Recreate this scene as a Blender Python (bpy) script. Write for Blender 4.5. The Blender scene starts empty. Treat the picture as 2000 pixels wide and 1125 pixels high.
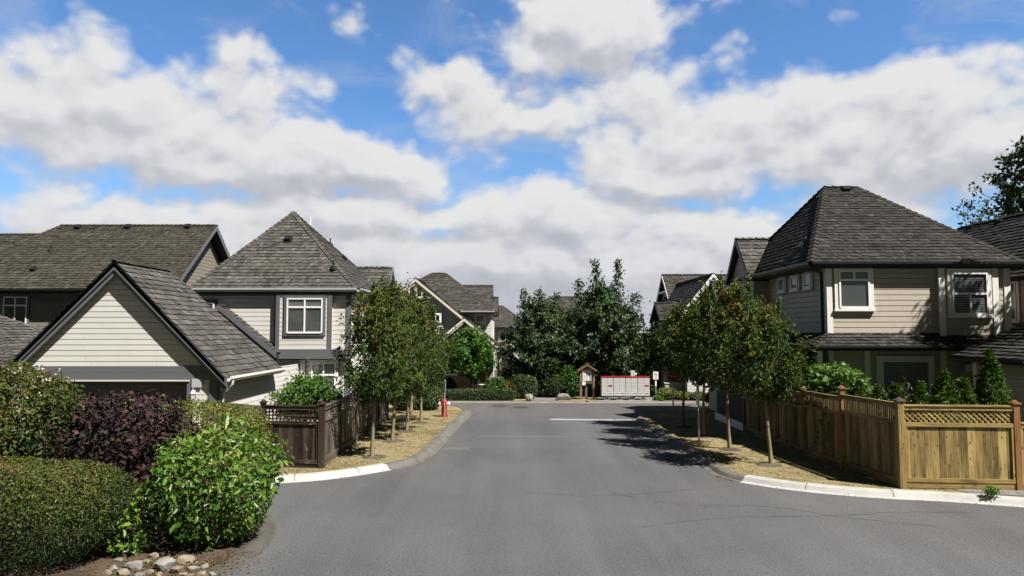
import bpy, bmesh, math, random
import numpy as np
from mathutils import Vector, noise as mnoise

SC = bpy.context.scene
COL = SC.collection
R = math.radians

# ------------------------------------------------------------------ camera
F, CX, CY, HOR, CAMH = 1333.0, 1000.0, 562.5, 645.0, 3.5
TH = math.atan((HOR - CY) / F)
cam_d = bpy.data.cameras.new('camera')
cam_d.sensor_width = 36.0
cam_d.lens = 36.0 * F / 2000.0
cam_d.clip_start = 0.1
cam_d.clip_end = 3000
cam = bpy.data.objects.new('camera', cam_d)
COL.objects.link(cam)
cam.location = (0, 0, CAMH)
cam.rotation_euler = (math.pi / 2 + TH, 0, 0)
SC.camera = cam


def ray(u, v):
    up = -(v - CY)
    return Vector((u - CX, F * math.cos(TH) - up * math.sin(TH), F * math.sin(TH) + up * math.cos(TH)))


def G(u, v, z=0.0):
    d = ray(u, v)
    t = (z - CAMH) / d.z
    return Vector((d.x * t, d.y * t, z))


def P(u, v, y):
    d = ray(u, v)
    t = y / d.y
    return Vector((d.x * t, y, CAMH + d.z * t))


# ------------------------------------------------------------------ sun, sky, exposure
SUN_EL, SUN_AZ = 53.0, 52.0
sd = bpy.data.lights.new('sun', 'SUN')
sd.energy = 5.0
sd.angle = R(0.53)
sd.color = (1.0, 0.945, 0.885)
so = bpy.data.objects.new('sun', sd)
COL.objects.link(so)
to_sun = Vector((math.cos(R(SUN_EL)) * math.sin(R(SUN_AZ)), -math.cos(R(SUN_EL)) * math.cos(R(SUN_AZ)), math.sin(R(SUN_EL))))
so.rotation_euler = to_sun.to_track_quat('Z', 'Y').to_euler()
so.location = (20, -20, 40)

SC.view_settings.view_transform = 'Standard'
SC.view_settings.look = 'None'
SC.view_settings.exposure = 0.95
SC.view_settings.gamma = 1.0
SC.render.engine = 'CYCLES'
SC.cycles.max_bounces = 6
SC.cycles.diffuse_bounces = 1
SC.cycles.glossy_bounces = 3
SC.cycles.transmission_bounces = 4
SC.cycles.transparent_max_bounces = 8
SC.cycles.use_denoising = True


class NT:
    def __init__(s, tree):
        s.t = tree
        s.n = tree.nodes
        s.l = tree.links

    def add(s, typ, ins=None, **props):
        nd = s.n.new(typ)
        for k, v in props.items():
            setattr(nd, k, v)
        for k, v in (ins or {}).items():
            s.put(nd.inputs[k], v)
        return nd

    def put(s, sock, v):
        if isinstance(v, bpy.types.NodeSocket):
            s.l.new(v, sock)
        elif isinstance(v, bpy.types.Node):
            s.l.new(v.outputs[0], sock)
        else:
            sock.default_value = v

    def m(s, op, a, b=None, c=None, clamp=False):
        nd = s.n.new('ShaderNodeMath')
        nd.operation = op
        nd.use_clamp = clamp
        for i, x in enumerate((a, b, c)):
            if x is not None:
                s.put(nd.inputs[i], x)
        return nd.outputs[0]

    def mr(s, v, a, b, c=0.0, d=1.0, smooth=True):
        nd = s.n.new('ShaderNodeMapRange')
        nd.interpolation_type = 'SMOOTHSTEP' if smooth else 'LINEAR'
        for i, x in enumerate((v, a, b, c, d)):
            s.put(nd.inputs[i], x)
        return nd.outputs[0]

    def ramp(s, fac, stops):
        nd = s.n.new('ShaderNodeValToRGB')
        el = nd.color_ramp.elements
        while len(el) < len(stops):
            el.new(0.5)
        for e, (p, c) in zip(el, stops):
            e.position = p
            e.color = (c[0], c[1], c[2], 1)
        s.put(nd.inputs[0], fac)
        return nd.outputs[0]

    def mix(s, f, a, b, blend='MIX'):
        nd = s.n.new('ShaderNodeMix')
        nd.data_type = 'RGBA'
        nd.blend_type = blend
        for i, x in ((0, f), (6, a), (7, b)):
            if isinstance(x, tuple) and len(x) == 3:
                x = (*x, 1)
            s.put(nd.inputs[i], x)
        return nd.outputs[2]

    def noise(s, vec, scale, detail=4.0, rough=0.55, dims='3D', dist=0.0):
        nd = s.add('ShaderNodeTexNoise', {'Scale': scale, 'Detail': detail, 'Roughness': rough, 'Distortion': dist}, noise_dimensions=dims)
        if vec is not None:
            s.put(nd.inputs['Vector'], vec)
        return nd.outputs[0]


world = bpy.data.worlds.new('World')
SC.world = world
world.use_nodes = True
wt = NT(world.node_tree)
wt.n.clear()


def angs(u, v):
    d = ray(u, v).normalized()
    return math.atan2(d.x, d.y), math.asin(d.z)


# cloud masses: (u, v, radius u, radius v, weight)
BLOBS = [
    (240, 235, 330, 95, 1.0), (480, 160, 95, 80, .75), (90, 200, 170, 90, .7), (620, 310, 235, 70, 1.0), (420, 335, 330, 45, .75),
    (760, 310, 90, 62, .7), (180, 120, 140, 50, .4), (640, 200, 90, 60, .42),
    (1150, 70, 165, 85, 1.05), (880, 150, 120, 48, .55), (1130, 220, 290, 75, .9), (1480, 265, 340, 80, 1.0), (1330, 330, 220, 38, .85), (1450, 345, 230, 30, .7),
    (1800, 190, 150, 85, 1.0), (1790, 300, 230, 80, 1.1), (1290, 180, 140, 60, .5), (1000, 240, 120, 40, .55), (1900, 330, 160, 60, .7),
    (1120, 420, 225, 55, 1.0), (690, 420, 340, 38, .85), (1330, 430, 110, 50, .7), (900, 520, 900, 80, 1.25), (1250, 530, 420, 75, 1.1), (120, 430, 190, 30, .75),
    (1480, 455, 70, 22, .6), (1700, 410, 330, 60, .8), (1000, 630, 2400, 70, .8), (300, 50, 130, 35, .25), (1590, 70, 70, 40, .3), (650, 60, 120, 40, .22),
]
grp = bpy.data.node_groups.new('cloud_density', 'ShaderNodeTree')
grp.interface.new_socket('Vector', in_out='INPUT', socket_type='NodeSocketVector')
grp.interface.new_socket('Density', in_out='OUTPUT', socket_type='NodeSocketFloat')
g = NT(grp)
gi = g.n.new('NodeGroupInput')
go = g.n.new('NodeGroupOutput')
vec0 = gi.outputs[0]
wn = g.add('ShaderNodeTexNoise', {'Vector': vec0, 'Scale': 5.0, 'Detail': 3.0}, noise_dimensions='3D')
woff = g.add('ShaderNodeVectorMath', {0: wn.outputs['Color'], 1: (0.5, 0.5, 0.5)}, operation='SUBTRACT')
wsc = g.add('ShaderNodeVectorMath', {0: woff.outputs[0]}, operation='SCALE')
wsc.inputs['Scale'].default_value = 0.09
wv = g.add('ShaderNodeVectorMath', {0: vec0, 1: wsc.outputs[0]}, operation='ADD')
sx = g.add('ShaderNodeSeparateXYZ', {0: wv.outputs[0]})
az_, el_ = sx.outputs[0], sx.outputs[1]
tot = None
for (u, v, ru, rv, w) in BLOBS:
    a0, e0 = angs(u, v)
    a1, _ = angs(u + min(ru, 400), v)
    _, e1 = angs(u, v - rv)
    ra = abs(a1 - a0) * (ru / min(ru, 400)) + 1e-4
    rb = abs(e1 - e0) + 1e-4
    dx = g.m('MULTIPLY', g.m('SUBTRACT', az_, a0), 1 / ra)
    dy = g.m('MULTIPLY', g.m('SUBTRACT', el_, e0), 1 / rb)
    q = g.m('MULTIPLY_ADD', dx, dx, g.m('MULTIPLY', dy, dy))
    e = g.m('MULTIPLY', g.m('EXPONENT', g.m('MULTIPLY', q, -0.9)), w)
    tot = e if tot is None else g.m('MAXIMUM', tot, g.m('MULTIPLY_ADD', g.m('MINIMUM', tot, e), 0.35, g.m('MAXIMUM', tot, e)))
# behind the camera: broken cloud from noise alone
mp = g.add('ShaderNodeVectorMath', {0: vec0, 1: (1.0, 1.4, 1.0)}, operation='MULTIPLY')
n1 = g.noise(mp.outputs[0], 7.0, 10.0, 0.57)
n2 = g.noise(mp.outputs[0], 2.2, 3.0, 0.5)
back = g.m('MULTIPLY', g.m('MULTIPLY', g.mr(g.m('ABSOLUTE', az_), 0.75, 1.2), g.mr(n2, 0.52, 0.72)), 0.8)
base_d = g.m('MAXIMUM', tot, back)
dens = g.m('ADD', base_d, g.m('MULTIPLY', g.m('SUBTRACT', n1, 0.5), 1.35))
vsc = g.add('ShaderNodeVectorMath', {0: woff.outputs[0]}, operation='SCALE')
vsc.inputs['Scale'].default_value = 0.10
vin = g.add('ShaderNodeVectorMath', {0: mp.outputs[0], 1: vsc.outputs[0]}, operation='ADD')
vo = g.add('ShaderNodeTexVoronoi', {'Vector': vin.outputs[0], 'Scale': 11.0, 'Detail': 2.0, 'Roughness': 0.5, 'Lacunarity': 2.2, 'Smoothness': 0.35}, feature='SMOOTH_F1')
dens = g.m('ADD', dens, g.m('MULTIPLY', g.m('SUBTRACT', 0.42, vo.outputs['Distance']), 0.75))
dens = g.m('SUBTRACT', dens, 0.03)
g.put(go.inputs[0], dens)

tc = wt.add('ShaderNodeTexCoord')
sp = wt.add('ShaderNodeSeparateXYZ', {0: tc.outputs['Generated']})
az = wt.m('ARCTAN2', sp.outputs[0], sp.outputs[1])
el = wt.m('ARCSINE', sp.outputs[2])
cv = wt.add('ShaderNodeCombineXYZ', {0: az, 1: el, 2: 0.37})
d0 = wt.add('ShaderNodeGroup', node_tree=grp)
wt.put(d0.inputs[0], cv.outputs[0])
cv2 = wt.add('ShaderNodeVectorMath', {0: cv.outputs[0], 1: (0.008, 0.026, 0.0)}, operation='ADD')
d1 = wt.add('ShaderNodeGroup', node_tree=grp)
wt.put(d1.inputs[0], cv2.outputs[0])
alpha = wt.mr(d0.outputs[0], -0.17, 0.38)
grad = wt.m('MULTIPLY', wt.m('SUBTRACT', d0.outputs[0], d1.outputs[0]), 1.15)
light = wt.m('ADD', wt.mr(grad, -0.62, 0.42, 0.0, 1.0, smooth=False), wt.mr(d0.outputs[0], 0.1, 1.2, 0.09, -0.15))
lowgrey = wt.mr(el, 0.0, 0.21, 0.60, 1.0)
light = wt.m('MULTIPLY', light, lowgrey)
ccol = wt.ramp(light, [(0.0, (4.5, 4.7, 5.2)), (0.36, (5.5, 5.65, 6.1)), (0.62, (6.7, 6.8, 7.05)), (0.95, (7.6, 7.6, 7.65))])
sky = wt.add('ShaderNodeTexSky', sky_type='NISHITA', sun_disc=False, sun_elevation=R(SUN_EL), sun_rotation=R(180 - SUN_AZ), air_density=1.0, dust_density=0.6, ozone_density=2.0)
skyc = wt.mix(1.0, sky.outputs[0], (0.88, 1.27, 1.66), 'MULTIPLY')
veil = wt.noise(wt.add('ShaderNodeVectorMath', {0: cv.outputs[0], 1: (1.0, 2.4, 1.0)}, operation='MULTIPLY').outputs[0], 4.2, 7.0, 0.6, '3D', 0.8)
skyc = wt.mix(wt.mr(veil, 0.47, 0.74, 0.0, 0.38), skyc, (5.6, 5.9, 6.5))
skyc = wt.mix(wt.mr(el, 0.0, 0.34, 0.62, 0.0), skyc, (3.6, 5.3, 7.4))
final = wt.mix(alpha, skyc, ccol)
# sky dimmed overhead and behind the viewer to cut fill light in the shade
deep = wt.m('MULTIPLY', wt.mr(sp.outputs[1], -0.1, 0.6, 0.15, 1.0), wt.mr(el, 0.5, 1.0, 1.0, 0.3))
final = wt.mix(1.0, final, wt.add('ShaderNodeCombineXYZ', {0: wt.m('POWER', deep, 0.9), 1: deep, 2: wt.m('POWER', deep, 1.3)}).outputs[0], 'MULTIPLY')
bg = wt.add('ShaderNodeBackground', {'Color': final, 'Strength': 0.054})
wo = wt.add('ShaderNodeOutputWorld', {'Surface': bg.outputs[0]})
world.cycles.sampling_method = 'MANUAL'
world.cycles.sample_map_resolution = 512

# ------------------------------------------------------------------ mesh builder
ORG = {}


def V3(*a):
    return Vector(a)


class MB:
    def __init__(s, seed=1):
        s.V = []
        s.n = 0
        s.L = []
        s.T = []
        s.M = []
        s.tn = []
        s.UV = []
        s.r = random.Random(seed)

    def arr(s, V, Fa, tone, m=0, uv=None):
        V = np.asarray(V, dtype=np.float32)
        Fa = np.asarray(Fa, dtype=np.int64)
        s.V.append(V)
        s.L.append((Fa + s.n).ravel())
        s.T.append(np.full(len(Fa), Fa.shape[1], dtype=np.int32))
        s.M.append(np.full(len(Fa), m, dtype=np.int32))
        s.tn.append(np.broadcast_to(np.asarray(tone, dtype=np.float32), (len(Fa),)))
        s.UV.append(np.zeros((Fa.size, 2), dtype=np.float32) if uv is None else np.asarray(uv, dtype=np.float32).reshape(-1, 2))
        s.n += len(V)

    def face(s, pts, tone=0.5, m=0, uv=None):
        k = len(pts)
        s.arr([tuple(p) for p in pts], [list(range(k))], tone, m, uv)

    def obox(s, O, A, B, C, tone=0.5, m=0):
        O, A, B, C = Vector(O), Vector(A), Vector(B), Vector(C)
        if A.cross(B).dot(C) < 0:
            A, B = B, A
        p = [O, O + A, O + A + B, O + B, O + C, O + A + C, O + A + B + C, O + B + C]
        la, lb, lc = A.length, B.length, C.length
        o1, o2 = s.r.random() * 50, s.r.random() * 50
        fs = [(3, 2, 1, 0), (4, 5, 6, 7), (0, 1, 5, 4), (1, 2, 6, 5), (2, 3, 7, 6), (3, 0, 4, 7)]
        dims = [(la, lb), (la, lb), (la, lc), (lb, lc), (la, lc), (lb, lc)]
        uv = []
        for (w, h) in dims:
            q = [(0, 0), (w, 0), (w, h), (0, h)]
            if w > h:
                q = [(y, x) for x, y in q]
            uv += [(o1 + x, o2 + y) for x, y in q]
        s.arr([tuple(x) for x in p], fs, tone, m, uv)

    def box(s, x0, x1, y0, y1, z0, z1, tone=0.5, m=0):
        s.obox((x0, y0, z0), (x1 - x0, 0, 0), (0, y1 - y0, 0), (0, 0, z1 - z0), tone, m)

    def tube(s, pts, rad, n=6, tone=0.5, m=0, cap=True):
        pts = [Vector(p) for p in pts]
        k = len(pts)
        if not hasattr(rad, '__len__'):
            rad = [rad] * k
        ref = None
        Vs = []
        for i in range(k):
            t = (pts[min(i + 1, k - 1)] - pts[max(i - 1, 0)])
            t = t.normalized() if t.length > 1e-9 else V3(0, 0, 1)
            if ref is None:
                ref = t.orthogonal().normalized()
            ref = (ref - t * ref.dot(t))
            ref = ref.normalized() if ref.length > 1e-6 else t.orthogonal().normalized()
            b = t.cross(ref)
            for j in range(n):
                a = 2 * math.pi * j / n
                Vs.append(pts[i] + (ref * math.cos(a) + b * math.sin(a)) * rad[i])
        Fa = [(i * n + j, i * n + (j + 1) % n, (i + 1) * n + (j + 1) % n, (i + 1) * n + j) for i in range(k - 1) for j in range(n)]
        L = 0
        uv = []
        for i in range(k - 1):
            d = (pts[i + 1] - pts[i]).length
            for j in range(n):
                uv += [(j / n, L), ((j + 1) / n, L), ((j + 1) / n, L + d), (j / n, L + d)]
            L += d
        s.arr([tuple(x) for x in Vs], Fa, tone, m, uv)
        if cap:
            s.face(Vs[:n][::-1], tone, m)
            s.face(Vs[-n:], tone, m)

    def lathe(s, prof, c=(0, 0, 0), n=16, tone=0.5, m=0, axis='Z'):
        Vs = []
        for (r, z) in prof:
            for j in range(n):
                a = 2 * math.pi * j / n
                p = (r * math.cos(a), r * math.sin(a), z)
                if axis == 'X':
                    p = (p[2], p[0], p[1])
                elif axis == 'Y':
                    p = (p[0], p[2], p[1])
                Vs.append((c[0] + p[0], c[1] + p[1], c[2] + p[2]))
        k = len(prof)
        Fa = [(i * n + j, i * n + (j + 1) % n, (i + 1) * n + (j + 1) % n, (i + 1) * n + j) for i in range(k - 1) for j in range(n)]
        s.arr(Vs, Fa, tone, m)
        s.face(Vs[:n][::-1], tone, m)
        s.face(Vs[-n:], tone, m)

    def prism(s, pts, ext, tone=0.5, m=0):
        pts = [Vector(p) for p in pts]
        ext = Vector(ext)
        k = len(pts)
        s.face(pts[::-1], tone, m)
        s.face([p + ext for p in pts], tone, m)
        for i in range(k):
            a, b = pts[i], pts[(i + 1) % k]
            s.face([a, b, b + ext, a + ext], tone, m)

    def build(s, name, mats, parent=None, origin=None, smooth=False):
        V = np.concatenate(s.V).astype(np.float32)
        if parent is not None:
            org = ORG[parent.name]
        elif origin is not None:
            org = tuple(origin)
        else:
            mn, mx = V.min(0), V.max(0)
            org = (float((mn[0] + mx[0]) / 2), float((mn[1] + mx[1]) / 2), float(mn[2]))
        V = V - np.array(org, dtype=np.float32)
        L = np.concatenate(s.L).astype(np.int32)
        T = np.concatenate(s.T)
        me = bpy.data.meshes.new(name)
        me.vertices.add(len(V))
        me.vertices.foreach_set('co', V.ravel())
        me.loops.add(len(L))
        me.loops.foreach_set('vertex_index', L)
        me.polygons.add(len(T))
        me.polygons.foreach_set('loop_start', np.concatenate([[0], np.cumsum(T)[:-1]]).astype(np.int32))
        me.polygons.foreach_set('loop_total', T)
        me.polygons.foreach_set('material_index', np.concatenate(s.M))
        me.polygons.foreach_set('use_smooth', np.full(len(T), smooth, dtype=bool))
        at = me.attributes.new('tone', 'FLOAT', 'FACE')
        at.data.foreach_set('value', np.concatenate(s.tn).astype(np.float32))
        uvl = me.uv_layers.new(name='UVMap')
        uvl.data.foreach_set('uv', np.concatenate(s.UV).astype(np.float32).ravel())
        for mm in (mats if isinstance(mats, (list, tuple)) else [mats]):
            me.materials.append(mm)
        me.update()
        me.validate()
        o = bpy.data.objects.new(name, me)
        COL.objects.link(o)
        ORG[o.name] = org
        if parent is not None:
            o.parent = parent
        else:
            o.location = org
        return o


def tag(o, label=None, cat=None, group=None, kind=None):
    for k, v in (('label', label), ('category', cat), ('group', group), ('kind', kind)):
        if v:
            o[k] = v
    return o


def thing(name, label, cat, loc, group=None):
    o = bpy.data.objects.new(name, None)
    o.empty_display_size = 0.3
    COL.objects.link(o)
    o.location = loc
    ORG[o.name] = tuple(loc)
    return tag(o, label, cat, group)


def copy_tree(o, parent=None):
    c = o.copy()
    COL.objects.link(c)
    ORG[c.name] = ORG.get(o.name, (0, 0, 0))
    if parent is not None:
        c.parent = parent
    for ch in list(o.children):
        copy_tree(ch, c)
    return c


# ------------------------------------------------------------------ materials
def new_mat(name):
    m = bpy.data.materials.new(name)
    m.use_nodes = True
    t = NT(m.node_tree)
    t.n.clear()
    out = t.n.new('ShaderNodeOutputMaterial')
    return m, t, out


def tone_of(t):
    return t.add('ShaderNodeAttribute', attribute_name='tone').outputs['Fac']


def uv_of(t):
    return t.add('ShaderNodeTexCoord').outputs['UV']


def pos_of(t):
    return t.add('ShaderNodeNewGeometry').outputs['Position']


def sca(t, v, k):
    return t.add('ShaderNodeVectorMath', {0: v, 1: k}, operation='MULTIPLY').outputs[0]


def bump(t, h, strength=0.3, dist=0.01):
    return t.add('ShaderNodeBump', {'Height': h, 'Strength': strength, 'Distance': dist}).outputs[0]


def prin(t, out, col, rough=0.7, spec=0.3, normal=None, metal=0.0):
    b = t.add('ShaderNodeBsdfPrincipled', {'Base Color': col if not isinstance(col, tuple) else (*col[:3], 1), 'Roughness': rough, 'Metallic': metal})
    b.inputs['Specular IOR Level'].default_value = spec
    if normal is not None:
        t.put(b.inputs['Normal'], normal)
    t.put(out.inputs[0], b.outputs[0])
    return b


def paint(name, col, rough=0.6, var=0.08, scale=6.0, spec=0.3, metal=0.0, dirt=0.0):
    m, t, out = new_mat(name)
    p = pos_of(t)
    n = t.noise(p, scale, 5, 0.6)
    n2 = t.noise(p, scale * 9, 3, 0.6)
    f = t.m('ADD', t.m('MULTIPLY', t.m('SUBTRACT', n, 0.5), var * 2.2), t.m('MULTIPLY', t.m('SUBTRACT', n2, 0.5), var))
    f = t.m('ADD', f, t.m('MULTIPLY', t.m('SUBTRACT', tone_of(t), 0.5), 0.35))
    f = t.m('ADD', f, 1.0)
    c = t.mix(1.0, (*col, 1), t.add('ShaderNodeCombineXYZ', {0: f, 1: f, 2: f}).outputs[0], 'MULTIPLY')
    if dirt > 0:
        st = t.noise(sca(t, p, (5, 5, 0.7)), 1.6, 5, 0.65)
        c = t.mix(t.m('MULTIPLY', t.mr(st, 0.55, 0.8), dirt), c, (0.12, 0.10, 0.08))
    prin(t, out, c, rough, spec, bump(t, n2, 0.12, 0.004), metal)
    return m


def shake_mat(name, dark, mid, light, warm=0.0):
    m, t, out = new_mat(name)
    uv = uv_of(t)
    tn = tone_of(t)
    st = t.noise(sca(t, uv, (46, 2.4, 1)), 1.0, 5, 0.6, '2D')
    bl = t.noise(sca(t, uv, (0.55, 0.4, 1)), 1.0, 4, 0.6, '2D')
    f = t.m('ADD', t.m('MULTIPLY', tn, 0.56), t.m('MULTIPLY', st, 0.5))
    f = t.m('ADD', t.m('SUBTRACT', f, 0.16), t.m('MULTIPLY', t.m('SUBTRACT', bl, 0.5), 0.5))
    c = t.ramp(f, [(0.05, dark), (0.45, mid), (0.95, light)])
    mo = t.noise(sca(t, uv, (1.6, 1.0, 1)), 1.3, 5, 0.62, '2D')
    c = t.mix(t.m('MULTIPLY', t.mr(mo, 0.54, 0.74), 0.35 + warm), c, (0.050, 0.047, 0.034))
    prin(t, out, c, 0.85, 0.15, bump(t, st, 0.5, 0.008))
    return m


def wood_mat(name, dark, mid, light, knots=True, pale=0.0):
    m, t, out = new_mat(name)
    uv = uv_of(t)
    tn = tone_of(t)
    gr = t.noise(sca(t, uv, (38, 1.3, 1)), 1.0, 6, 0.6, '2D', 0.4)
    bl = t.noise(sca(t, uv, (2.6, 0.8, 1)), 1.0, 5, 0.65, '2D')
    f = t.m('ADD', t.m('MULTIPLY', gr, 0.6), t.m('MULTIPLY', tn, 0.5))
    f = t.m('ADD', f, t.m('MULTIPLY', t.m('SUBTRACT', bl, 0.5), 0.9))
    c = t.ramp(f, [(0.15, dark), (0.5, mid), (0.85, light)])
    if knots:
        vo = t.add('ShaderNodeTexVoronoi', {'Vector': sca(t, uv, (5.5, 1.9, 1)), 'Scale': 1.0}, voronoi_dimensions='2D')
        c = t.mix(t.mr(vo.outputs['Distance'], 0.10, 0.04, 0, 0.75), c, tuple(x * 0.35 for x in dark))
    st = t.noise(sca(t, uv, (8, 0.55, 1)), 1.7, 5, 0.62, '2D')
    c = t.mix(t.mr(st, 0.52, 0.70, 0, 0.66), c, tuple(x * 0.6 + 0.012 for x in dark))
    if pale:
        pn = t.noise(sca(t, uv, (9, 4.0, 1)), 1.0, 4, 0.6, '2D')
        c = t.mix(t.mr(pn, 0.66, 0.74, 0, pale), c, (0.35, 0.30, 0.25))
    prin(t, out, c, 0.82, 0.15, bump(t, gr, 0.35, 0.004))
    return m


def leaf_mat(name, stops, trans=0.3, rough=0.5, spec=0.35):
    m, t, out = new_mat(name)
    tn = tone_of(t)
    c = t.ramp(tn, stops)
    b = t.add('ShaderNodeBsdfPrincipled', {'Base Color': c, 'Roughness': rough})
    b.inputs['Specular IOR Level'].default_value = spec
    tr = t.add('ShaderNodeBsdfTranslucent', {'Color': t.mix(1.0, c, (1.25, 1.35, 0.55), 'MULTIPLY')})
    mx = t.add('ShaderNodeMixShader', {0: trans, 1: b.outputs[0], 2: tr.outputs[0]})
    t.put(out.inputs[0], mx.outputs[0])
    return m


def glass_mat(name, tint=(0.72, 0.76, 0.78), refl=0.09):
    m, t, out = new_mat(name)
    lw = t.add('ShaderNodeLayerWeight', {'Blend': 0.25})
    fac = t.m('ADD', t.m('MULTIPLY', lw.outputs['Fresnel'], 0.6), refl, clamp=True)
    tr = t.add('ShaderNodeBsdfTransparent', {'Color': (*tint, 1)})
    gl = t.add('ShaderNodeBsdfGlossy', {'Color': (0.9, 0.95, 1, 1), 'Roughness': 0.03})
    mx = t.add('ShaderNodeMixShader', {0: fac, 1: tr.outputs[0], 2: gl.outputs[0]})
    t.put(out.inputs[0], mx.outputs[0])
    return m


M = {}
M['shake_grey'] = shake_mat('weathered_cedar_shake', (0.032, 0.031, 0.028), (0.090, 0.086, 0.077), (0.195, 0.187, 0.17))
M['shake_dark'] = shake_mat('dark_cedar_shake', (0.014, 0.0135, 0.0125), (0.040, 0.038, 0.034), (0.10, 0.095, 0.085))
M['shake_far'] = shake_mat('far_cedar_shake', (0.024, 0.023, 0.021), (0.066, 0.062, 0.055), (0.13, 0.12, 0.108))
M['shake_moss'] = shake_mat('mossy_cedar_shake', (0.022, 0.021, 0.017), (0.060, 0.056, 0.044), (0.125, 0.114, 0.092), 0.25)
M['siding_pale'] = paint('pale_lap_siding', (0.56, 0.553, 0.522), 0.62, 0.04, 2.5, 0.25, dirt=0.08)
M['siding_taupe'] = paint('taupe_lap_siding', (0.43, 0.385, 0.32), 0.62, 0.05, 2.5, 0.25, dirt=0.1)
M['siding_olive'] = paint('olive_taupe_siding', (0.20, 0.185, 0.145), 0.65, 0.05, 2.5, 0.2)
M['siding_shade'] = paint('shaded_pale_siding', (0.27, 0.265, 0.245), 0.65, 0.05, 2.5, 0.2)  # darker copy of the pale siding, porch shade put into its colour
M['trim_dark'] = paint('charcoal_blue_trim', (0.115, 0.12, 0.13), 0.55, 0.08, 5)
M['trim_white'] = paint('white_trim', (0.74, 0.73, 0.69), 0.5, 0.04, 5, dirt=0.06)
M['trim_cream'] = paint('cream_trim', (0.62, 0.585, 0.50), 0.5, 0.05, 5)
M['white'] = paint('white_vinyl', (0.80, 0.80, 0.79), 0.35, 0.02, 5)
M['gutter_grey'] = paint('grey_gutter', (0.40, 0.41, 0.42), 0.4, 0.05, 5)
M['black'] = paint('black_metal', (0.018, 0.018, 0.02), 0.4, 0.1, 8)
M['fascia'] = paint('dark_fascia', (0.03, 0.03, 0.032), 0.6, 0.1, 8)
M['dark_backing'] = paint('painted_room_dark', (0.012, 0.013, 0.015), 0.9, 0.1, 8)  # flat panel behind panes, unlit room painted as near-black
M['dim_backing'] = paint('painted_room_dim', (0.06, 0.062, 0.065), 0.9, 0.1, 3)  # flat window backing, a dim room put into the colour
M['blind'] = paint('white_blind_slat', (0.62, 0.61, 0.58), 0.6, 0.04, 8)
M['shade_cloth'] = paint('grey_roller_shade', (0.36, 0.36, 0.34), 0.8, 0.05, 8)
M['glass'] = glass_mat('window_glass')
M['door'] = paint('dark_garage_door', (0.075, 0.08, 0.095), 0.5, 0.05, 5)
M['wood_gold'] = wood_mat('golden_cedar_boards', (0.070, 0.050, 0.024), (0.27, 0.192, 0.072), (0.45, 0.335, 0.135))
M['wood_mid'] = wood_mat('mid_cedar_boards', (0.045, 0.034, 0.02), (0.16, 0.115, 0.058), (0.28, 0.21, 0.11))
M['wood_dark'] = wood_mat('dark_stained_boards', (0.014, 0.010, 0.008), (0.038, 0.026, 0.020), (0.085, 0.064, 0.05), True, 0.4)
M['wood_grey'] = wood_mat('grey_weathered_boards', (0.032, 0.026, 0.021), (0.095, 0.079, 0.063), (0.19, 0.165, 0.135))
M['wood_red'] = wood_mat('red_cedar_post', (0.08, 0.04, 0.018), (0.22, 0.11, 0.045), (0.34, 0.19, 0.09), False)
M['kiosk_wood'] = wood_mat('kiosk_timber', (0.07, 0.045, 0.027), (0.17, 0.11, 0.06), (0.27, 0.185, 0.11), False)
M['bark'] = wood_mat('young_bark', (0.06, 0.05, 0.035), (0.19, 0.16, 0.10), (0.34, 0.30, 0.17), False)
M['bark_dark'] = wood_mat('dark_bark', (0.02, 0.016, 0.012), (0.055, 0.045, 0.035), (0.11, 0.09, 0.07), False)
M['galv'] = paint('galvanised_steel', (0.36, 0.37, 0.39), 0.45, 0.08, 12, 0.5, 0.5)
M['mail_grey'] = paint('mailbox_grey', (0.50, 0.50, 0.48), 0.45, 0.03, 6)
M['mail_dark'] = paint('mailbox_seam', (0.22, 0.22, 0.22), 0.6, 0.05, 6)
M['red'] = paint('red_paint', (0.34, 0.014, 0.017), 0.4, 0.06, 8)
M['blue'] = paint('blue_print', (0.04, 0.05, 0.30), 0.5, 0.05, 8)
M['paper'] = paint('notice_paper', (0.66, 0.67, 0.66), 0.8, 0.04, 8)
M['board_back'] = paint('notice_board_backing', (0.5, 0.52, 0.52), 0.8, 0.06, 8)
M['orange'] = paint('orange_plastic', (0.62, 0.19, 0.045), 0.5, 0.05, 8)
M['tan_wood'] = paint('tan_wicker', (0.42, 0.26, 0.13), 0.7, 0.08, 14)
M['mint'] = paint('pale_green_metal', (0.36, 0.45, 0.40), 0.5, 0.05, 8)
M['crack'] = paint('bitumen_crack', (0.055, 0.055, 0.055), 0.8, 0.2, 10)
M['iron'] = paint('rusty_iron', (0.13, 0.065, 0.04), 0.8, 0.25, 20)
M['cast'] = paint('cast_iron', (0.05, 0.05, 0.05), 0.7, 0.2, 20)
M['line'] = paint('worn_white_line', (0.30, 0.30, 0.285), 0.8, 0.15, 6)
M['line_faint'] = paint('faded_line', (0.106, 0.104, 0.095), 0.85, 0.15, 6)

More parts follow.
